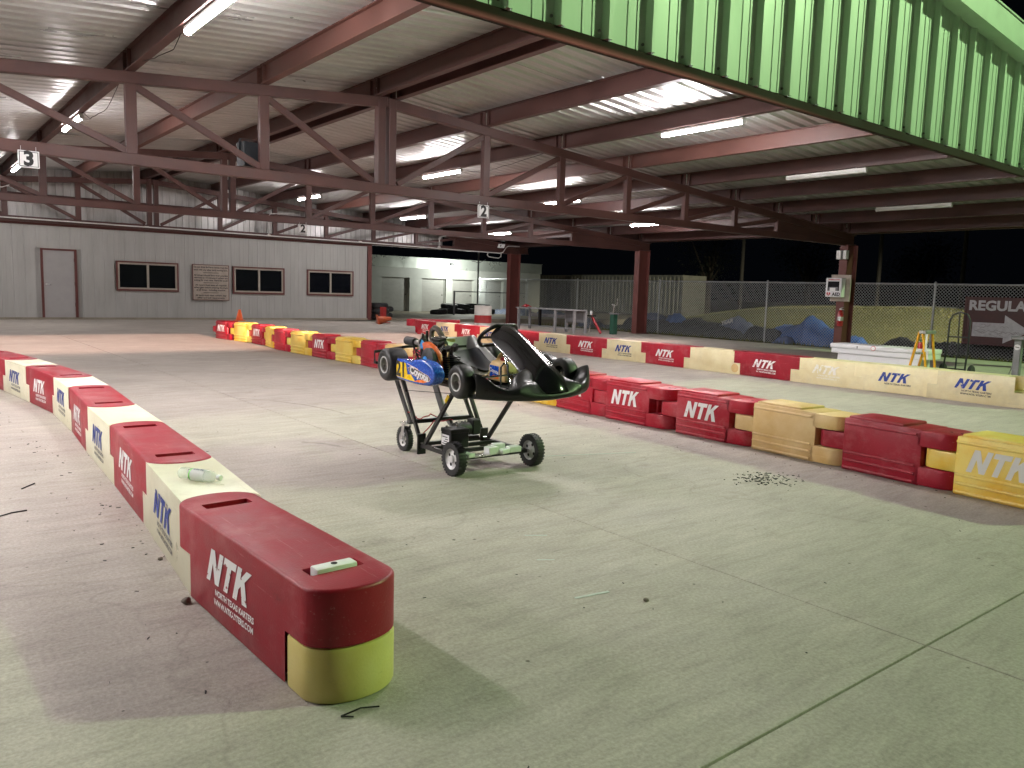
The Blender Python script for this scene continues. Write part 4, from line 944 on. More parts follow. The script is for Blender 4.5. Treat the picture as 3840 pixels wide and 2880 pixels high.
for k, (x_, y_, z_, sx, sy, sz) in enumerate(((.30, -.24, .235, .06, .05, .03), (.40, -.30, .24, .10, .08, .02), (.52, -.30, .175, .07, .10, .03), (.58, -.26, .19, .04, .06, .05), (.24, -.36, .21, .05, .05, .04), (.46, -.37, .20, .05, .03, .05))):
    MB().obox((x_, y_, z_), (sx, sy, sz), (.1*k, .05*k, .2*k)).build('fitting', 'engine_dark', en, bevel=.004, seg=1)
for p_, q_, r_ in (((.20, -.30, .20), (.20, -.30, .29), .012), ((.48, -.33, .20), (.56, -.33, .235), .014)): MB().cyl(p_, q_, r_, 10).build('fitting', 'engine_dark', en)
MB().cyl((.33, -.31, .225), (.33, -.31, .255), .022, 14).obox((.42, -.27, .262), (.07, .02, .012), (0, .1, .3)).cyl((.55, -.37, .16), (.55, -.34, .20), .010, 10).obox((.17, -.33, .24), (.02, .02, .06), (0, .3, 0)).build('bright_fittings', 'chrome', en, smooth=40)
MB().obox((.36, -.43, .20), (.05, .006, .06), (0, .5, 0)).build('shroud_sticker', 'sticker_blue', en)
bt = MB()
for k in range(14): bt.lathe([(.008, 0), (.008, .01)], 6, (.22 + .03*(k % 7), -.30 - .04*(k//7), .165 + .012*(k % 3)), 'Z')
bt.build('bolts', 'chrome', en)
MB().prism([(-.02, .02), (.10, .09), (.32, .06), (.36, -.03), (.2, -.05), (.0, -.04)], -.165, -.145, lambda a, c, z: (a, z, c)).build('chain_guard', 'dull_steel', kart, bevel=.004, seg=1)
# fuel tank between the driver's knees
tk = empty('fuel_tank', kart)
MB().prism([(.66, -.07), (.67, .05), (.71, .095), (.86, .085), (.90, .04), (.91, -.07)], .02, .22, lambda a, c, z: (a, z-.02, c)).build('body', 'tank_plastic', tk, smooth=45, bevel=.025, seg=3)
MB().cyl((.76, .09, .09), (.76, .09, .115), .028, 16).build('cap', 'wire_red', tk)
MB().prism([(.70, -.045), (.70, .055), (.83, .055), (.83, -.045)], -.0035, -.0025, lambda a, c, z: (a, z, c)).build('label', 'pod_blue', tk)
MB().prism([(.70, -.045), (.83, -.045), (.83, -.025), (.76, -.02)], -.0045, -.0036, lambda a, c, z: (a, z, c)).build('label_flash', 'pod_orange', tk)
link('label_lettering', text_mesh('Coyote', .042, 'ink_silver', bold=.0016), tk, (.765, -.0052, .012), (R(90), R(8), 0))
fl = MB()
for k in range(4): fl.tube([(.83, .06+.012*k, .19), (.76, .05+.01*k, .14), (.71+.01*k, .03, .06), (.69, -.02, -.03), (.62, -.08, -.06)], .005, 6)
fl.build('fuel_lines', 'brass', kart, smooth=50)
MB().tube([(.98, .22, -.085), (.98, .22, .09), (1.0, .17, .105), (1.02, .13, .08), (1.02, .13, -.085)], .008, 8).build('pedal', 'chrome', kart, smooth=50)
MB().tube([(1.0, -.02, -.085), (.98, -.02, .09), (1.0, -.07, .105), (1.02, -.11, .08), (1.02, -.11, -.085)], .008, 8).build('pedal', 'chrome', kart, smooth=50)

# ---------------------------------------------------------------- the stand (world coordinates about its own base)
SX, SY = 3.70, 5.30
stand = thing('kart_stand', 'black steel lift stand on four wheels under the racing kart', 'stand', (SX, SY, 0), R(-2))
def W(x, y, z): return (x - SX, y - SY, z)
nx_, fx_ = 3.385, 4.005
for x in (nx_, fx_): MB().bar(W(x, 4.86, .125), W(x, 5.47, .125), .035, .035).build('side_rail', 'frame_black', stand, bevel=.003, seg=1)
for y in (4.845, 5.08, 5.27, 5.46): MB().bar(W(nx_-.01, y, .127), W(fx_+.01, y, .127), .035, .030).build('cross_rail', 'frame_black', stand, bevel=.003, seg=1)
MB().cyl(W(3.33, 4.845, .125), W(4.06, 4.845, .125), .012, 10).build('axle', 'dull_steel', stand)
for x in (nx_, fx_):
    MB().bar(W(x, 5.42, .10), W(x, 5.79, .655), .026, .034).build('upright', 'frame_black', stand, bevel=.003, seg=1)
    MB().bar(W(x, 5.38, .14), W(x, 4.93, .655), .026, .034).build('brace', 'frame_black', stand, bevel=.003, seg=1)
    MB().bar(W(x+.02, 5.66, .27), W(x+.02, 5.96, .66), .026, .032).build('rear_leg', 'frame_black', stand, bevel=.003, seg=1)
    MB().bar(W(x, 4.86, .665), W(x, 6.06, .675), .035, .03).build('top_rail', 'frame_black', stand, bevel=.003, seg=1)
    MB().bar(W(x, 5.44, .05), W(x, 5.44, .22), .02, .075).build('gusset', 'frame_black', stand, bevel=.003, seg=1)
    MB().cyl(W(x-.02, 5.43, .135), W(x+.02, 5.43, .135), .014, 10).build('pivot_bolt', 'chrome', stand)
MB().bar(W(nx_+.02, 5.71, .275), W(fx_+.05, 5.71, .275), .04, .035).build('rear_cross_rail', 'frame_black', stand, bevel=.003, seg=1)
MB().bar(W(nx_, 5.95, .665), W(fx_, 5.95, .665), .03, .03).build('top_cross_rail', 'frame_black', stand); MB().bar(W(nx_, 4.98, .665), W(fx_, 4.98, .665), .03, .03).build('top_cross_rail', 'frame_black', stand)
MB().bar(W(3.80, 5.98, .62), W(3.86, 5.88, .30), .03, .05).bar(W(3.86, 5.88, .30), W(3.80, 5.50, .14), .03, .045).build('lift_lever', 'grey_paint', stand, bevel=.003, seg=1)
MB().tube([W(3.40, 5.70, .545), W(3.42, 5.0, .60)], .003, 6).build('cable', 'cable_black', stand)
MB().obox(W(3.368, 5.03, .56), (.003, .03, .075), (R(42), 0, 0)).build('yellow_tag', 'pod_yellow', stand)
def stand_wheel(x, y, r, w, s, fork=False):
    t = empty('wheel', stand, W(x, y, r))
    MB().lathe([(r*.62, -w*.42), (r*.80, -w*.5), (r*.94, -w*.46), (r, -w*.3), (r, w*.3), (r*.94, w*.46), (r*.80, w*.5), (r*.62, w*.42)], 36, (0,0,0), 'X', caps=False).build('tyre', 'tire_rubber', t, smooth=40)
    tr = MB()
    for k in range(30):
        a = k*2*math.pi/30
        for q in (-1, 1):
            tr.obox((q*w*.30, math.cos(a + q*.05)*r*.985, math.sin(a + q*.05)*r*.985), (w*.34, .010, .012), (a + q*.05, 0, 0))
    tr.build('tread', 'tire_rubber', t)['kind'] = 'stuff'
    MB().lathe([(r*.63, -w*.40), (r*.63, -w*.30), (r*.50, -w*.12), (r*.22, -w*.20), (r*.2, -w*.40), (.001, -w*.42)], 28, (0,0,0), 'X', caps=False).lathe([(r*.63, w*.40), (r*.63, w*.30), (r*.50, w*.12), (r*.22, w*.20), (r*.2, w*.40), (.001, w*.42)], 28, (0,0,0), 'X', caps=False).build('rim', 'wheel_white', t, smooth=40)
    for k in range(4):
        a = k*math.pi/2 + .5; MB().lathe([(.013, -w*.19), (.013, -w*.17)], 10, (0, math.cos(a)*r*.40, math.sin(a)*r*.40), 'X').build('rim_hole', 'dark_cavity', t)
    if fork:
        for q in (-1, 1): MB().bar((q*(w*.5+.008), 0, 0), (q*(w*.5+.006), -.035, r+.035), .006, .035).build('fork', 'aluminium', t)
        MB().box((-w*.5-.015, -.075, r+.03), (w*.5+.015, .02, r+.042)).build('fork_plate', 'aluminium', t)
stand_wheel(3.33, 4.845, .128, .075, -1); stand_wheel(4.07, 4.845, .128, .075, 1)
stand_wheel(3.45, 5.84, .105, .055, -1, True); stand_wheel(4.02, 5.84, .105, .055, 1, True)
# battery, winch motor and packets riding on the stand
t = thing('battery', 'black car battery with white label on the kart stand', 'battery', (3.53, 5.17, .145), R(-2))
MB().box((-.085, -.075, 0), (.085, .075, .135)).build('case', 'matt_black', t, bevel=.006, seg=1)
MB().box((-.089, -.079, .12), (.089, .079, .155)).build('lid', 'matt_black', t, bevel=.006, seg=1)
MB().box((-.089, -.05, .02), (-.0865, .06, .105)).build('label', 'sign_white', t); [MB().box((-.0905, -.04 + .01*(k % 2), .03 + .018*k), (-.0895, .045 - .02*(k % 3), .037 + .018*k)).build('label_print', 'ink_black', t) for k in range(4)]
for q in (-.05, .05): MB().cyl((q, .05, .155), (q, .05, .172), .009, 10).build('terminal', 'dull_steel', t)
t = thing('winch_motor', 'black electric winch motor beside the battery on the kart stand', 'motor', (3.78, 5.42, .19), R(-2))
MB().lathe([(.03, -.09), (.055, -.085), (.055, .06), (.03, .07)], 20, (0, 0, .04), 'X').build('motor_body', 'matt_black', t, smooth=40)
MB().box((.07, -.05, -.01), (.15, .05, .12)).build('gearbox', 'matt_black', t, bevel=.008, seg=1); MB().box((-.07, -.04, -.045), (.14, .04, -.02)).build('mount', 'frame_black', t)
cable('red lead curling between the battery and the stand legs', [(3.55, 5.24, .36), (3.45, 5.36, .33), (3.40, 5.44, .22)], .005, 'wire_red')
cable('red and black wire looping at the stand rear leg', [(3.42, 5.72, .36), (3.5, 5.66, .30), (3.62, 5.68, .33), (3.7, 5.70, .30)], .005, 'wire_red')
for k, (x, y, z, sx, sy, sz, rz, lab) in enumerate(((3.62, 4.80, .143, .10, .07, .06, 5, 'white packet lying leftmost of the heap on the stand axle'), (3.73, 4.86, .143, .10, .06, .065, -8, 'white packet at the back of the heap on the stand axle'), (3.72, 4.775, .143, .09, .06, .035, 12, 'flat white packet at the front of the heap on the stand axle'), (3.83, 4.79, .143, .11, .07, .045, -4, 'white packet nearest the far front wheel of the stand'), (3.40, 4.80, .143, .07, .09, .03, 8, 'white folded cloth beside the near front wheel of the stand'))):
    t = thing('white_packet', lab, 'packet', (x, y, z), R(rz), 'white packets on the kart stand')
    MB().box((-sx/2, -sy/2, 0), (sx/2, sy/2, sz)).build('carton', 'cap_white', t, bevel=.005, seg=1)
    MB().box((-sx/2+.01, -.008, sz+.0005), (sx/2-.01, .008, sz+.0015)).build('tape', 'bottle_label', t)
t = thing('steel_plate', 'thin bright metal plate lying on the stand axle beside the packets', 'plate', (3.52, 4.79, .143), R(4))
MB().prism([(-.09, -.03), (.07, -.035), (.09, 0), (.06, .035), (-.07, .03)], 0, .006).build('sheet', 'aluminium', t)
# ================================================================ small things on the ground and on the blocks
t = thing('water_bottle', 'clear water bottle with white label lying on the cream barrier', 'bottle', (1.21, 4.045, BH + .031 - .006), 0, None, (0, 0, R(-58)))
prof = [(.004, -.125), (.028, -.125), (.031, -.115), (.031, -.075), (.029, -.07), (.031, -.065), (.031, .045), (.028, .07), (.018, .092), (.0125, .098), (.0125, .104)]
MB().lathe(prof, 24, (0,0,0), 'X', caps=False).build('shell', 'bottle_plastic', t, smooth=50)
MB().lathe([(.0316, -.055), (.0316, .035)], 24, (0,0,0), 'X', caps=False).build('label', 'bottle_label', t, smooth=50)
MB().lathe([(.0318, -.056), (.0318, -.046)], 24, (0,0,0), 'X', caps=False).build('label_band', 'bottle_green', t, smooth=50)
MB().lathe([(.0145, .102), (.0150, .104), (.0150, .122), (.013, .124), (.001, .124)], 20, (0,0,0), 'X', caps=False).build('cap', 'cap_white', t, smooth=40)
for k in range(5): MB().obox((-.03 + .013*k, -.012 + .004*(k % 2), .0315), (.004, .020 + .006*(k % 2), .0012), (0, 0, R(25))).build('print', 'ink_navy', t)
lit = MB(); rl = random.Random(5)
def flake(x, y, s):
    a = rl.uniform(0, 6.28); h = rl.uniform(.15, .6)*s; L = s*rl.uniform(.7, 2.0); c, d = math.cos(a), math.sin(a)
    p = [(-L, -h), (L*.8, -h*.6), (L, h*.5), (-L*.4, h)]
    lit.prism([(x + c*q - d*r_, y + d*q + c*r_) for q, r_ in p], .001, .002 + s*.35)
for _ in range(170): flake(rl.gauss(5.33, .14), rl.gauss(3.50, .10), rl.uniform(.003, .011))
for _ in range(110): flake(rl.uniform(-.3, 6), rl.uniform(1.6, 8), rl.uniform(.002, .006))
for _ in range(90):
    y = rl.uniform(2.6, 11); flake(1.05 - abs(rl.gauss(0, .18)) + .12*math.sin(y*.5), y, rl.uniform(.002, .008))
for _ in range(60): y = rl.uniform(2.5, 12); flake(6.2 - abs(rl.gauss(0, .1)), y, rl.uniform(.003, .007))
lo = lit.build('litter', 'litter', fix=False); lo['kind'] = 'stuff'; lo['label'] = 'dark crumbs and leaf litter scattered on the concrete'
def twig(label, pts, r=.003):
    o = MB().tube([(x, y, z) for x, y, z in pts], r, 6).build('twig', 'litter', None, smooth=60); tag(o, label, 'twig')
twig('thin black forked twig lying in front of the nearest red barrier', [(1.10, 2.235, .004), (1.17, 2.235, .010), (1.23, 2.215, .006)], .0028)
twig('short black stub beside the forked twig', [(1.10, 2.235, .004), (1.13, 2.205, .006)], .0028)
twig('long dark twig on the concrete left of the barrier row', [(.44, 5.35, .004), (.52, 5.40, .006), (.60, 5.42, .004)], .004)
twig('short dark twig on the concrete farther along the left row', [(.64, 6.0, .004), (.73, 6.12, .005)], .004)
def pebble(x, y, r, label):
    bm = bmesh.new(); bmesh.ops.create_icosphere(bm, subdivisions=2, radius=r)
    for v in bm.verts: v.co *= random.uniform(.8, 1.15); v.co.z *= .7
    me = bpy.data.meshes.new('pebble'); bm.to_mesh(me); bm.free(); me.materials.append(MT['pebble']); me.shade_smooth()
    tag(link('pebble', me, None, (x, y, r*.6)), label, 'pebble')
pebble(2.68, 2.34, .013, 'small tan pebble alone on the open concrete'); pebble(.965, 3.47, .022, 'brown pebble at the foot of the near barrier joint'); pebble(1.02, 4.1, .013, 'grey pebble beside the second left barrier')
for (x0, y0, x1, y1, w, lab) in ((2.43, 2.55, 2.62, 2.52, .018, 'pale blue chalk stroke on the concrete near the pebble'), (2.83, 3.41, 2.94, 3.34, .014, 'faint chalk stroke on the concrete beyond the pebble'), (2.62, 3.05, 2.7, 3.0, .012, 'short faint chalk tick between two chalk strokes'), (4.35, 5.05, 5.2, 4.75, .02, 'long pale scrape on the concrete beside the kart stand')):
    o = MB().bar((x0, y0, .0015), (x1, y1, .0015), w, .0012).build('chalk_mark', 'chalk'); tag(o, lab, 'chalk mark')

def smear(pts, w, label):
    L_ = []; R_ = []
    for i, p in enumerate(pts):
        a = Vector(pts[max(0, i-1)]); b_ = Vector(pts[min(len(pts)-1, i+1)]); d_ = (b_-a).normalized(); n_ = Vector((-d_.y, d_.x)); ww = w*(.4 + .6*math.sin(math.pi*(i+.5)/len(pts)))
        L_.append((p[0]+n_.x*ww, p[1]+n_.y*ww, .0012)); R_.append((p[0]-n_.x*ww, p[1]-n_.y*ww, .0012))
    tag(MB().grid([L_, R_]).build('rubber_mark', 'rubber_mark', None, fix=False), label, 'tyre mark')
smear([(2.86, 6.62), (2.93, 6.55), (3.0, 6.45), (3.05, 6.32), (3.07, 6.2)], .03, 'dark rubber smear on the concrete left of the kart stand')
smear([(3.3, 9.6), (3.6, 9.2), (3.8, 8.7), (3.9, 8.2), (3.92, 7.8)], .022, 'faint curved tyre mark on the concrete behind the kart')
# ================================================================ on the right-hand columns
t = thing('defibrillator_cabinet', 'white defibrillator cabinet marked AED on the brown column', 'cabinet', (24.17, 13.55, 1.82), R(-90))
# local x runs along -Y, front is -y (towards -X)
MB().box((-.36, -.05, -.43), (.30, .0, .42)).build('backing_board', 'plywood', t, bevel=.004, seg=1)
MB().box((-.40, -.30, -.30), (.15, -.05, .31)).build('case', 'box_white', t, bevel=.02, seg=2)
MB().box((-.32, -.304, -.10), (.07, -.300, .20)).build('window_recess', 'window_dark', t)
MB().box((-.29, -.307, -.10), (.03, -.303, .02)).build('unit', 'grey_paint', t, bevel=.001, seg=1); MB().box((-.24, -.309, -.11), (-.05, -.3065, -.005)).build('unit_label', 'sign_white', t)
link('lettering', text_mesh('AED', .14, 'ink_black', bold=.006), t, (-.02, -.304, -.21), (R(90), 0, 0))
link('heading', text_mesh('DEFIBRILLATOR', .055, 'ink_red', bold=.002), t, (-.125, -.304, .255), (R(90), 0, 0))
hp = [(.085*(16*math.sin(q)**3)/16, .085*(13*math.cos(q)-5*math.cos(2*q)-2*math.cos(3*q)-math.cos(4*q))/16) for q in [k*2*math.pi/24 for k in range(24)]]
MB().prism(hp, 0, .001, lambda x, y, z: (-.28+x*.8, -.304-z, -.20+y*.8)).build('heart_mark', 'ink_red', t)
MB().prism([(-.005, .04), (.02, .04), (.003, .005), (.02, .005), (-.015, -.05), (-.003, -.008), (-.02, -.008)], 0, .001, lambda x, y, z: (-.28+x, -.3055-z, -.205+y)).build('bolt_mark', 'sign_white', t)
for x_, z_ in ((-.34, .39), (.27, .39), (-.34, -.40), (.27, -.40)): MB().lathe([(.018, -.05), (.014, -.06)], 10, (x_, 0, z_), 'Y').build('screw', 'aluminium', t)
t = thing('fire_extinguisher', 'red fire extinguisher hung on the brown column below the cabinet', 'extinguisher', (24.06, 13.47, .60))
MB().lathe([(.085, 0), (.095, .02), (.095, .40), (.07, .46), (.03, .49), (.03, .52)], 20).build('cylinder', 'extinguisher_red', t, smooth=40)
MB().lathe([(.097, .17), (.097, .30)], 20, caps=False).build('label', 'aluminium', t, smooth=40)
MB().box((-.03, -.03, .52), (.03, .03, .57)).bar((0, .0, .58), (-.03, -.14, .62), .02, .012).bar((0, 0, .55), (-.02, -.12, .53), .02, .012).build('valve', 'aluminium', t)
MB().tube([(0, -.03, .55), (0, -.12, .50), (-.02, -.12, .35)], .012, 8).build('hose', 'cable_black', t)
t = thing('junction_box', 'small grey junction box high on the brown column', 'junction box', (24.1, 13.58, 2.87), R(-90))
MB().box((-.17, -.08, -.14), (-.02, .08, .14)).build('cover', 'led_unlit', t, bevel=.006, seg=1); MB().box((.06, -.08, -.14), (.17, .08, .14)).build('cover', 'led_unlit', t, bevel=.006, seg=1); MB().box((-.02, -.02, -.12), (.06, .08, .12)).build('back', 'grey_paint', t)

# ================================================================ things behind the far barrier row
t = thing('striped_barrel', 'white steel drum with red band beside the middle column', 'barrel', (16.35, 22.38, 0))
MB().lathe([(.29, 0), (.30, .02), (.30, .27)], 28, caps=False).build('lower_band', 'barrel_white', t, smooth=40)
MB().lathe([(.30, .27), (.308, .28), (.308, .30), (.30, .31), (.30, .54)], 28, caps=False).build('red_band', 'barrel_red', t, smooth=40)
MB().lathe([(.30, .54), (.308, .56), (.308, .58), (.30, .59), (.30, .84), (.305, .86), (.29, .87), (.28, .855), (.001, .855)], 28, caps=False).build('upper_band', 'barrel_white', t, smooth=40)
t = thing('work_bench', 'grey steel work bench with lower shelf behind the far barriers', 'bench', (19.0, 21.85, 0), R(-90))
MB().box((-1.66, -.3, .78), (1.62, .32, .82)).build('top', 'bench_grey', t, bevel=.006, seg=1)
MB().box((-1.45, -.25, .14), (1.55, .28, .17)).build('shelf', 'bench_grey', t, bevel=.004, seg=1)
for x in (-1.5, .58, 1.58):
    for y in (-.26, .28): MB().box((x-.04, y-.04, 0), (x+.04, y+.04, .778)).build('leg', 'bench_grey', t)
MB().box((-.62, -.05, .17), (-.54, .05, .778)).build('strut', 'dark_cavity', t); MB().box((.62, .22, .36), (1.54, .30, .76)).build('back_panel', 'grey_paint', t); MB().box((-1.46, .27, .50), (.54, .30, .60)).build('back_rail', 'bench_grey', t)
t = thing('red_rag', 'crumpled red rag on the left end of the work bench', 'rag', (19.0, 23.25, .82))
rows = [[(.16*(i/4-1)*1.0 + random.uniform(-.02,.02), .14*(j/4-1) + random.uniform(-.02,.02), .10*math.exp(-((i-4)**2+(j-4)**2)/7) + random.uniform(0,.05)) for j in range(9)] for i in range(9)]
MB().grid(rows).build('cloth', 'jack_red', t, smooth=80, fix=False)
t = thing('kart_jack', 'red and white kart jack leaning behind the far barriers', 'jack', (20.0, 20.5, 0))
MB().tube([(0, .22, .62), (0, .0, .32), (0, -.28, .0)], .045, 8).build('red_arm', 'jack_red', t, smooth=50)
MB().tube([(0, .22, .58), (0, .32, .0)], .018, 8).build('prop', 'aluminium', t); MB().tube([(0, .26, .60), (0, .24, .78)], .045, 8).build('handle', 'cap_white', t); MB().box((-.12, .1, .58), (.12, .32, .63)).build('cradle', 'cable_black', t)
t = thing('green_post', 'dark green post with a clamp standing before the fence', 'post', (20.0, 19.6, 0))
MB().box((-.1, -.09, 0), (.1, .09, .70)).build('stem', 'post_green', t, bevel=.006, seg=1); MB().box((-.13, -.12, .70), (.13, .12, .74)).build('cap_plate', 'grey_paint', t)
MB().tube([(0, .05, .74), (0, .0, 1.0), (0, -.12, 1.02), (0, -.14, 1.26)], .014, 8).tube([(0, -.02, 1.02), (0, .12, 1.04)], .025, 8).build('clamp', 'aluminium', t)
# white truck-bed toolbox
t = thing('tool_box', 'long white tool box behind the far barrier row', 'tool box', (15.6, 7.76, 0), R(-90))
MB().box((-.85, -.22, 0), (.80, .26, .34)).build('body', 'box_white', t, bevel=.015, seg=2)
MB().box((-.98, -.25, .34), (.98, .30, .44)).build('shoulder', 'box_white', t, bevel=.015, seg=2)
MB().box((-1.0, -.27, .44), (.99, .32, .535)).build('lid', 'box_white', t, bevel=.02, seg=2)
MB().lathe([(.05, -.271), (.05, -.273)], 16, (-.08, 0, .485), 'Y').build('badge', 'ink_red', t); MB().lathe([(.04, -.2735), (.04, -.2745)], 16, (-.08, 0, .485), 'Y').build('badge_centre', 'sign_white', t)
MB().box((-.42, -.278, .46), (-.40, -.272, .51)).build('latch', 'grey_paint', t)
# yellow folding A-frame
t = thing('step_ladder', 'folding yellow step ladder standing behind the far barriers', 'ladder', (14.55, 6.58, 0), R(-90))
for y in (-.02, .34):
    MB().bar((-.20, y, 0), (-.02, y, .90), .03, .06, (0, 1, 0)).build('front_rail', 'ladder_yellow', t, bevel=.005, seg=1)
    MB().bar((.17, y+.005, 0), (.03, y+.005, .90), .03, .05, (0, 1, 0)).build('rear_rail', 'ladder_yellow', t, bevel=.005, seg=1)
for z in (.25, .5, .72): MB().box((-.20*(1-z/.9)-.06, .0, z-.01), (-.20*(1-z/.9)+.02, .33, z+.01)).build('step', 'aluminium', t)
MB().box((-.03, -.05, .86), (.10, .36, .92)).build('top_cap', 'aluminium', t, bevel=.01, seg=1); MB().box((.10, -.048, .55), (.13, -.03, .86)).build('label', 'bottle_label', t)
t = thing('small_extinguisher', 'small red fire extinguisher standing on the white tool box', 'extinguisher', (15.6, 7.06, .535)); MB().lathe([(.045, 0), (.045, .10), (.02, .14)], 14).build('cylinder', 'extinguisher_red', t, smooth=40); MB().box((-.03, -.05, .14), (.03, .03, .17)).build('valve', 'cable_black', t)
# hand truck
t = thing('hand_truck', 'black hand truck with arched handle beside the brown sign', 'hand truck', (16.2, 6.63, 0), R(-90))
MB().tube([(-.23, 0, .1), (-.19, 0, .55), (-.18, 0, 1.08), (-.13, 0, 1.20), (0, 0, 1.26), (.13, 0, 1.22), (.19, 0, 1.10), (.19, 0, .55), (.17, 0, .1)], .018, 8).build('frame', 'hand_truck_black', t, smooth=60)
for z in (.16, .45, .78, ): MB().tube([(-.19, 0, z), (.19, 0, z)], .014, 8).build('crossbar', 'hand_truck_black', t)
MB().tube([(0, 0, .1), (0, .02, .78)], .016, 8).tube([(0, 0, .78), (-.01, 0, 1.25)], .014, 8).build('spine', 'hand_truck_black', t)
MB().box((-.24, -.22, .02), (.2, .02, .04)).build('toe_plate', 'hand_truck_black', t)
for x in (-.28, .24): MB().lathe([(.03, x-.03), (.11, x-.03), (.125, x-.01), (.125, x+.01), (.11, x+.03), (.03, x+.03)], 24, (0, .12, .125), 'X').build('wheel', 'tire_rubber', t, smooth=40)
# directional sign on the fence
t = thing('direction_sign', 'brown board reading REGULAR with a cracked white arrow on the fence', 'sign', (28.85, 10.05, .88), R(-90))
MB().box((-1.55, -.03, -.72), (1.75, .03, .72)).build('board', 'sign_brown', t)
MB().box((-1.63, -.05, -.80), (-1.55, .04, .80)).box((1.75, -.05, -.80), (1.83, .04, .80)).box((-1.55, -.05, .72), (1.75, .04, .80)).box((-1.55, -.05, -.80), (1.75, .04, -.72)).build('frame', 'sign_brown', t, bevel=.006, seg=1)
me = text_mesh('REGULAR', .44, 'sign_letters', bold=.018, align='LEFT', sx=1.06); link('lettering', me, t, (-1.50, -.034, .50), (R(90), 0, 0))
MB().prism([(-1.33, -.05), (-1.33, -.52), (-.36, -.52), (-.36, -.74+.03), (.42, -.28), (-.36, .22), (-.36, -.05)], 0, .003, lambda x, y, z: (x, -.032-z, y)).build('arrow', 'sign_letters', t)
ck = MB(); rk = random.Random(9)
for _ in range(16):
    x, y = rk.uniform(-1.3, .1), rk.uniform(-.46, -.1); p = (x, -.0365, y)
    for k in range(4):
        q = (p[0]+rk.uniform(.03, .12), -.0365, p[2]+rk.uniform(-.06, .06))
        if not (-.53 < q[2] < -.04): break
        ck.bar(p, q, .006, .002, (0, 1, 0)); p = q
ck.build('cracks', 'sign_brown', t)
t = thing('grey_pedestal', 'grey steel pedestal with round sticker at the right edge', 'pedestal', (14.0, 4.82, 0), R(-90))
MB().box((-.05, -.05, 0), (.05, .05, .88)).build('stem', 'grey_paint', t, bevel=.006, seg=1); MB().box((-.08, -.12, .88), (.22, .14, .93)).build('plate', 'grey_paint', t, bevel=.006, seg=1); MB().lathe([(.045, -.051), (.045, -.053)], 18, (0, 0, .76), 'Y').build('sticker', 'sign_letters', t)
MB().tube([(-.02, 0, .55), (-.22, 0, .0)], .008, 6).build('stay', 'dull_steel', t); MB().bar((-.03, -.0545, .765), (.03, -.0545, .755), .012, .001, (0, 1, 0)).build('sticker_mark', 'ink_black', t)
# tyres and cones by the clubhouse corner
def tyre(loc, label, R0=.42, w=.24, rot=None, group='tyres by the clubhouse corner'):
    t = thing('car_tyre', label, 'tyre', loc, 0, group, rot)
    MB().lathe([(R0*.58, -w*.42), (R0*.72, -w*.5), (R0*.93, -w*.45), (R0, -w*.25), (R0, w*.25), (R0*.93, w*.45), (R0*.72, w*.5), (R0*.58, w*.42)], 28, caps=False).build('casing', 'tire_rubber', t, smooth=45)
    tr = MB()
    for k in range(24):
        a = k*2*math.pi/24; tr.obox((R0*math.cos(a), R0*math.sin(a), 0), (.02, .04, w*.5), (0, 0, a))
    tr.build('tread', 'tire_rubber', t)['kind'] = 'stuff'
tyre((16.98, 31.0, .12), 'black tyre at the bottom of the stack by the clubhouse corner'); tyre((17.0, 31.0, .36), 'black tyre in the middle of the stack by the clubhouse corner'); tyre((16.96, 31.02, .60), 'black tyre topping the stack by the clubhouse corner')
tyre((17.45, 31.5, .16), 'black tyre lying behind the stack by the clubhouse corner'); tyre((17.5, 31.5, .44), 'upper black tyre behind the stack by the clubhouse corner')
cone('traffic_cone', (15.05, 27.6, .10), 'orange cone fallen on its side by the clubhouse corner', 'dark_orange', 2.0, (R(80), 0, R(70)))
t = thing('red_stand', 'dark red metal stand beside the tyre stack', 'stand', (15.5, 27.95, 0)); MB().box((-.09, -.09, .02), (.09, .09, .62)).build('stem', 'barrel_red', t); MB().box((-.22, -.2, 0), (.22, .2, .022)).build('foot', 'barrel_red', t)
# ================================================================ chain-link fence
fence = thing('chain_link_fence', 'tall chain-link fence with steel posts behind the far columns', 'fence')
FX, FT = 29.5, 2.1
py = [-5, 1, 7, 13, 19.9, 25.9, 31.6, 35.5, 39.6]
for y in py:
    xx = FX if y < 30 else FX - (y-30)*.09
    zb = gz(xx, min(y, 31)) if y < 31.4 else -.02
    MB().lathe([(.042, zb-.1), (.042, FT+.03), (.05, FT+.03), (.045, FT+.07), (.01, FT+.1)], 10, (xx, y, 0)).build('post', 'galv_pipe', fence, smooth=50)
fy = lambda y: FX if y < 30 else FX - (y-30)*.09
for a, b_ in zip(py[:-1], py[1:]):
    if a == 25.9: MB().tube([(fy(a), a, FT), (fy(30), 30, FT), (fy(b_), b_, FT)], .034, 8).build('top_rail', 'galv_pipe', fence, smooth=50)
    else: MB().tube([(fy(a), a, FT), (fy(b_), b_, FT)], .034, 8).build('top_rail', 'galv_pipe', fence, smooth=50)
cl = MB(); S = .118; z0, z1 = -.42, FT
Hh = z1 - z0; y = 3.0
def wire(y0, za, y1_, zb):
    d = Vector((0, y1_-y0, zb-za)).normalized(); nn = Vector((0, -d.z, d.y))*.0075; ex = Vector((.0075, 0, 0))
    A, B = Vector((fy(y0)-.04, y0, za)), Vector((fy(y1_)-.04, y1_, zb))
    cl.add([A-ex, A+nn, A+ex, A-nn, B-ex, B+nn, B+ex, B-nn], [(0,1,5,4), (1,2,6,5), (2,3,7,6), (3,0,4,7)])
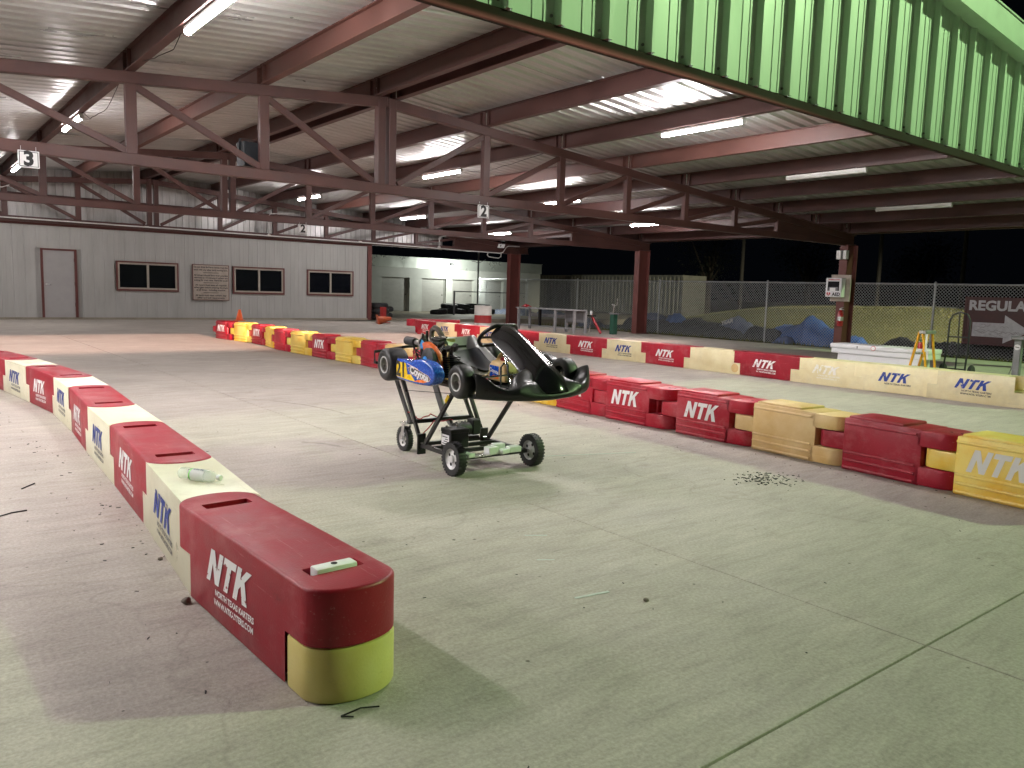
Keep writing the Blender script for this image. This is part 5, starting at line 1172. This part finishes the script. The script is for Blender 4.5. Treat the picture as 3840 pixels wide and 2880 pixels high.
while y < 39.5:
    ya = y; yb = y + Hh
    if yb <= 39.6: wire(ya, z0, yb, z1)
    else: wire(ya, z0, 39.6, z0 + (39.6-ya))
    yb = y - Hh
    if yb >= 3: wire(ya, z0, yb, z1)
    else: wire(ya, z0, 3, z0 + (ya-3))
    y += S
c = cl.build('chain_link_mesh', 'chain_wire', fence, fix=False); c['kind'] = 'stuff'

# ================================================================ storage units in the background
SYY = 41.6
stg = thing('storage_building', 'pale block storage building with roll-up doors and a lit wall lamp', 'building', (0, SYY, 0))
doors = [(22.95, 24.85), (25.72, 27.48), (27.95, 29.65), (30.55, 32.0), (32.65, 34.1)]
xs_ = [19.0] + [q for d_ in doors for q in d_] + [35.15]
for i in range(0, len(xs_), 2): MB().box((xs_[i], 0, 0), (xs_[i+1], .25, 2.62)).build('wall_pier', 'storage_wall', stg)
for a, b_ in doors: MB().box((a, 0, 2.03), (b_, .25, 2.62)).build('lintel', 'storage_wall', stg)
MB().box((19, .6, 0), (35.15, 8, 2.9)).box((34.9, .25, 0), (35.15, .6, 2.62)).build('core', 'storage_wall', stg)
x = 19.0
while x < 35.1:
    w = min(2.7, 35.2-x); MB().box((x, -.08, 2.62), (x+w-.012, .05, 3.24)).build('parapet_sheet', 'storage_metal', stg); x += 2.7
MB().box((19, -.10, 3.24), (35.25, .1, 3.27)).build('parapet_cap', 'storage_metal', stg)
for a, b_ in doors:
    dd = empty('roll_up_door', stg)
    for k in range(20):
        z = .03 + k*.1; MB().box((a+.03, .18, z), (b_-.03, .215, z+.085)).box((a+.03, .20, z+.085), (b_-.03, .21, z+.1)).build('slat', 'storage_door', dd)
    for q in (a, b_-.05): MB().box((q, .12, 0), (q+.05, .25, 2.03)).build('guide', 'storage_wall', dd)
    MB().box((b_-.22, .16, 1.0), (b_-.14, .18, 1.06)).build('lock', 'cable_black', dd)
wl = MB().box((27.68, -.22, 2.86), (27.92, -.085, 3.02)).build('lamp_housing', 'grey_paint', stg)
MB().box((27.70, -.245, 2.80), (27.90, -.09, 2.855)).build('lamp_lens', 'wall_lamp', wl)
L = bpy.data.lights.new('wall_lamp_light', 'POINT'); L.energy = 620; L.color = (.95, 1, .92); L.shadow_soft_size = .1
lo_ = bpy.data.objects.new('wall_lamp_light', L); col.objects.link(lo_); lo_.location = (27.8, SYY-1.9, 2.75)  # added light hung well off the wall lamp to spread its pool evenly
# old trailer and container
def container(y0, y1, x, z1, label):
    t = thing('storage_container', label, 'container', (x, y0, -.1))
    L_ = y1 - y0; n_ = int(L_/.35); rows = []
    P = []
    for k in range(n_):
        u = k*L_/n_; s = L_/n_; P += [(u, 0), (u+s*.35, 0), (u+s*.5, .05), (u+s*.85, .05)]
    P.append((L_, 0))
    MB().grid([[(hh, u, z) for u, hh in P] for z in (.3, z1)]).build('side_wall', 'container', t, fix=False)
    MB().box((-.03, 0, z1), (2.4, L_, z1+.1)).box((-.03, 0, .18), (2.4, L_, .3)).build('rails', 'container', t)
    MB().box((.06, .02, .3), (2.4, L_-.02, z1)).build('core', 'container', t)
    for _ in range(12): yy = random.uniform(.3, L_-.3); zz = random.uniform(.9, z1-.2); MB().box((-.012, yy, zz), (-.006, yy+random.uniform(.03,.12), zz+random.uniform(.05,.3))).build('rust_hole', 'dark_cavity', t)
container(33.4, 43.9, 40.2, 2.75, 'long rust-holed pale container behind the fence')
container(44.2, 50, 41.0, 2.75, 'darker pale container partly hidden by the storage building')
# pole with small antenna arms, pipe gate
t = thing('antenna_pole', 'thin steel pole with two small arms before the storage building', 'pole', (25.9, 36, 0))
MB().tube([(0, 0, 0), (0, 0, 3.2), (.0, 0, 3.5)], [.05, .045, .06], 8).build('mast', 'grey_paint', t); MB().tube([(-.45, 0, 2.98), (-.2, 0, 2.96), (0, 0, 2.9), (.2, 0, 2.98), (.5, 0, 3.1)], .018, 6).build('arm', 'grey_paint', t)
t = thing('pipe_gate', 'dark pipe gate in front of the storage doors', 'gate', (24.6, 36.4, 0))
MB().tube([(0, 0, 0), (0, 0, 1.33)], .05, 8).build('gate_post', 'grey_paint', t); MB().tube([(0, 0, 1.3), (5.0, 0, 1.29)], .025, 8).build('gate_bar', 'grey_paint', t)
# tyre bank beyond the drive
kk = 0
for x, y, z, rr in ((24.4, 37.6, .12, .5), (25.2, 38.0, .14, .5), (26.0, 38.1, .16, .52), (26.9, 38.2, .15, .5), (27.7, 38.4, .16, .5), (28.4, 38.5, .14, .5), (25.5, 38.2, .42, .5), (26.4, 38.3, .43, .5), (27.3, 38.4, .42, .5), (28.1, 38.6, .42, .5)):
    kk += 1; nm_ = ['first', 'second', 'third', 'fourth', 'fifth', 'sixth', 'first', 'second', 'third', 'fourth'][kk-1]
    tyre((x, y, z), 'dark tyre, %s from the left in the %s layer before the storage doors' % (nm_, 'bottom' if kk < 7 else 'top'), rr, .3, (R(random.uniform(-6,6)), R(random.uniform(-6,6)), 0), 'tyre bank before the storage doors')

# ================================================================ covered tyre walls behind the fence
def tarp(label, x, prof_, m, depth=1.5, name='tarp_heap', wr=.05):
    # prof_: (Y, top) from left to right
    t = thing(name, label, 'tarp', (0, 0, 0), 0, 'covered tyre walls behind the fence')
    ys_ = [p[0] for p in prof_]; a, b_ = max(ys_), min(ys_); n_ = max(14, int((a-b_)/.07))
    def top(y):
        for (y0, h0), (y1, h1) in zip(prof_[:-1], prof_[1:]):
            if y1 <= y <= y0: f = (y0-y)/(y0-y1+1e-6); f = f*f*(3-2*f); return h0 + (h1-h0)*f
        return -.5
    rr = random.Random(int(a*100)); rows = []
    for i in range(n_+1):
        y = a + (b_-a)*i/n_; h = top(y); row = []
        for j in range(13):
            u = j/12; xx = x - depth/2 + depth*u; base = gz(xx, min(y, 31.4)) - .02
            s = math.sin(math.pi*min(1, max(0, u)))**.45
            z = base + (h-base)*s + (wr*.25*rr.uniform(-1, 1) + wr*.7*math.sin(y*7+u*9) + wr*.5*math.sin(y*19-u*14+a) + wr*.5*abs(math.sin(y*4.3+u*5))) * s
            row.append((xx + rr.uniform(-1,1)*.03, y + rr.uniform(-1,1)*.03, max(base, z)))
        rows.append(row)
    MB().grid(rows).build('cover', m, t, smooth=180, fix=False); return t
tarp('peaked blue tarp over tyres behind the defibrillator column', 31.0, [(20.0, -.35), (19.6, .08), (19.15, .30), (18.65, .74), (18.25, .52), (17.85, .28), (17.4, .12), (17.05, -.35)], 'blue_tarp', 1.5)
tarp('low blue tarp left of the peaked blue tarp', 31.4, [(21.0, -.25), (20.6, .12), (19.9, .28), (19.3, .24), (19.0, -.3)], 'blue_tarp', 1.2)
tarp('small blue tarp corner right of the defibrillator column', 31.2, [(17.15, -.3), (16.9, -.02), (16.5, -.10), (16.3, -.35)], 'blue_tarp', 1.0)
tarp('black covered tyre wall under the low blue tarp', 30.6, [(21.7, -.3), (21.2, .14), (20.2, .05), (19.5, -.35)], 'black_tarp', 1.0)
yt = tarp('slate tarp with white letters YEAR over tyres', 31.0, [(23.6, -.25), (23.2, .1), (22.75, .45), (22.35, .58), (21.9, .30), (21.4, .0), (21.1, -.35)], 'slate_tarp', 1.3)
link('lettering', text_mesh('YEAR', .28, 'sign_white', shear=.1, bold=.006), yt, (30.42, 22.55, .28), (R(72), R(-14), R(-90)))
tarp('black covered tyre wall left of the YEAR tarp', 31.0, [(25.7, -.3), (25.35, .28), (24.7, .34), (24.1, .16), (23.3, .2), (23.0, -.3)], 'black_tarp', 1.3)
tarp('small pale blue tarp behind the fence post right of the second column', 31.0, [(26.7, -.1), (26.4, .42), (25.95, .58), (25.7, .45), (25.55, -.2)], 'blue_tarp', 1.2)
tarp('slate blue tarp behind the second column', 31.0, [(29.3, -.3), (28.7, .40), (27.6, .48), (26.9, .40), (26.6, -.3)], 'slate_tarp', 1.3)
tarp('dark tyre wall under the slate tarps near the second column', 30.4, [(29.2, -.4), (28.6, .2), (27.4, .12), (26.5, .2), (25.6, .05), (25.0, .12), (24.0, .0), (22.6, .05), (21.9, -.1), (21.4, -.45)], 'black_tarp', .8)
tarp('grey blue tarp heap behind the work bench', 30.0, [(35.8, -.1), (35.2, .42), (34.0, .30), (32.6, .12), (31.6, .10), (30.6, -.1)], 'slate_tarp', 1.3)
tarp('long blue tarp heap behind the barrel', 29.6, [(40.3, -.1), (39.6, .16), (38.0, .30), (36.8, .34), (35.9, .30), (35.4, -.1)], 'slate_tarp', 1.3)
tarp('dark hump of tyres left of the ladder', 31.0, [(15.5, -.4), (15.1, -.05), (14.75, .06), (14.35, -.06), (14.1, -.4)], 'black_tarp', 1.2)
tarp('long dark tyre wall behind the direction sign', 31.2, [(14.4, -.4), (13.6, -.06), (12.2, -.02), (10.0, -.05), (8.5, 0), (7.0, -.4)], 'black_tarp', 1.2)
tarp('folded grey pad at the foot of the blue tarp', 29.1, [(19.1, -.4), (18.85, -.16), (18.45, -.14), (18.2, -.4)], 'slate_tarp', .7)

# ================================================================ low block wall on the bank, poles, trees
t = thing('block_wall', 'low pale block edging along the top of the grass bank', 'wall', (46, 8, 0))
for k in range(16): MB().box((0, k*1.2, gz(46, 8+k*1.2)-.1), (.3, k*1.2+1.18, gz(46, 8+k*1.2)+.10)).build('block', 'storage_wall', t)
for k, (y, nm_) in enumerate(((32.4, 'left'), (23.3, 'middle'), (18.9, 'right'))):
    t = thing('utility_pole', 'dark wooden utility pole, %s of three beyond the bank' % ('leftmost' if k == 0 else nm_ if k == 1 else 'rightmost'), 'pole', (45+.5*k, y, 0), 0, 'utility poles beyond the bank')
    MB().tube([(0, 0, 0), (0, 0, 9)], [.13, .10], 10).build('shaft', 'wood_pole', t); MB().bar((0, -.8, 8.4), (0, .8, 8.4), .1, .1).build('crossarm', 'wood_pole', t)
def tree(x, y, h, r, label):
    t = thing('tree', label, 'tree', (x, y, 0), 0, 'trees in the dark beyond the bank')
    br = MB(); rt_ = random.Random(int(x*10+y)); br.tube([(0, 0, -.2), (.1, .05, h*.35), (.0, .1, h*.6)], [.28, .2, .1], 8)
    cen = []
    for k in range(9):
        a = k*2.4; q = Vector((math.cos(a)*r*.6*rt_.uniform(.4, 1), math.sin(a)*r*.6*rt_.uniform(.4, 1), h*rt_.uniform(.45, .9))); cen.append(q)
        br.tube([(.05, .05, h*.3), q*.6 + Vector((0, 0, h*.12)), q], [.09, .06, .02], 6)
    br.build('trunk', 'bark', t, smooth=60)
    cr = MB()
    for _ in range(3200):
        c_ = rt_.choice(cen); p = c_ + Vector((rt_.gauss(0, r*.26), rt_.gauss(0, r*.26), rt_.gauss(0, r*.22)))
        a = Vector((rt_.uniform(-1,1), rt_.uniform(-1,1), rt_.uniform(-1,1))).normalized(); b_ = a.orthogonal().normalized(); s = rt_.uniform(.06, .14)
        cr.add([p - a*s, p + b_*s*.5, p + a*s, p - b_*s*.5], [(0,1,2,3)])
    cr.build('crown', 'leaf', t, fix=False)
tree(50, 39, 7.5, 3.2, 'dark leafy tree between the second column and the utility pole'); tree(54, 33, 7.0, 2.8, 'dark leafy tree behind the leftmost utility pole'); tree(58, 26.5, 6.5, 2.6, 'dim leafy tree beyond the defibrillator column')

# ================================================================ out of view: a building added to block the warm beam, and the floodlights
nb_ = thing('light_blocker_building', 'tall plain building added unseen behind the camera to cut the floodlight', 'building', (0, -8.5, 0))
MB().box((-26, -16, 0), (30, 0, 5.16)).build('wall', 'light_blocker_wall', nb_); MB().box((-26.1, -16.1, 5.16), (30.1, .08, 5.30)).build('parapet', 'storage_metal', nb_)
def flood(name, pos, aim, label, zfoot=0):
    d = (Vector(aim)-Vector(pos)).normalized(); t = thing(name, label, 'floodlight', (pos[0], pos[1], zfoot))
    back = Vector((0, 0, pos[2]-zfoot)) - d*.25
    MB().cyl((back.x-d.x*.15, back.y-d.y*.15, 0), (back.x-d.x*.15, back.y-d.y*.15, back.z), .05, 10).build('mast', 'grey_paint', t)
    q = d.to_track_quat('-Z', 'Y').to_euler(); MB().obox(back, (.36, .28, .14), tuple(q)).build('head', 'grey_paint', t, bevel=.02, seg=2)
flood('floodlight', FIELD_POS, (39, 21, 0), 'pole floodlight lighting the grass bank', -.4)
flood('floodlight', GREEN_POS, (9.5, 3, 1), 'tall pole floodlight right of the camera lighting the track and gable', -.3)
flood('floodlight', WARM_POS, (7.5, 16.8, 0), 'warm floodlight over the added building behind the camera', 5.30)
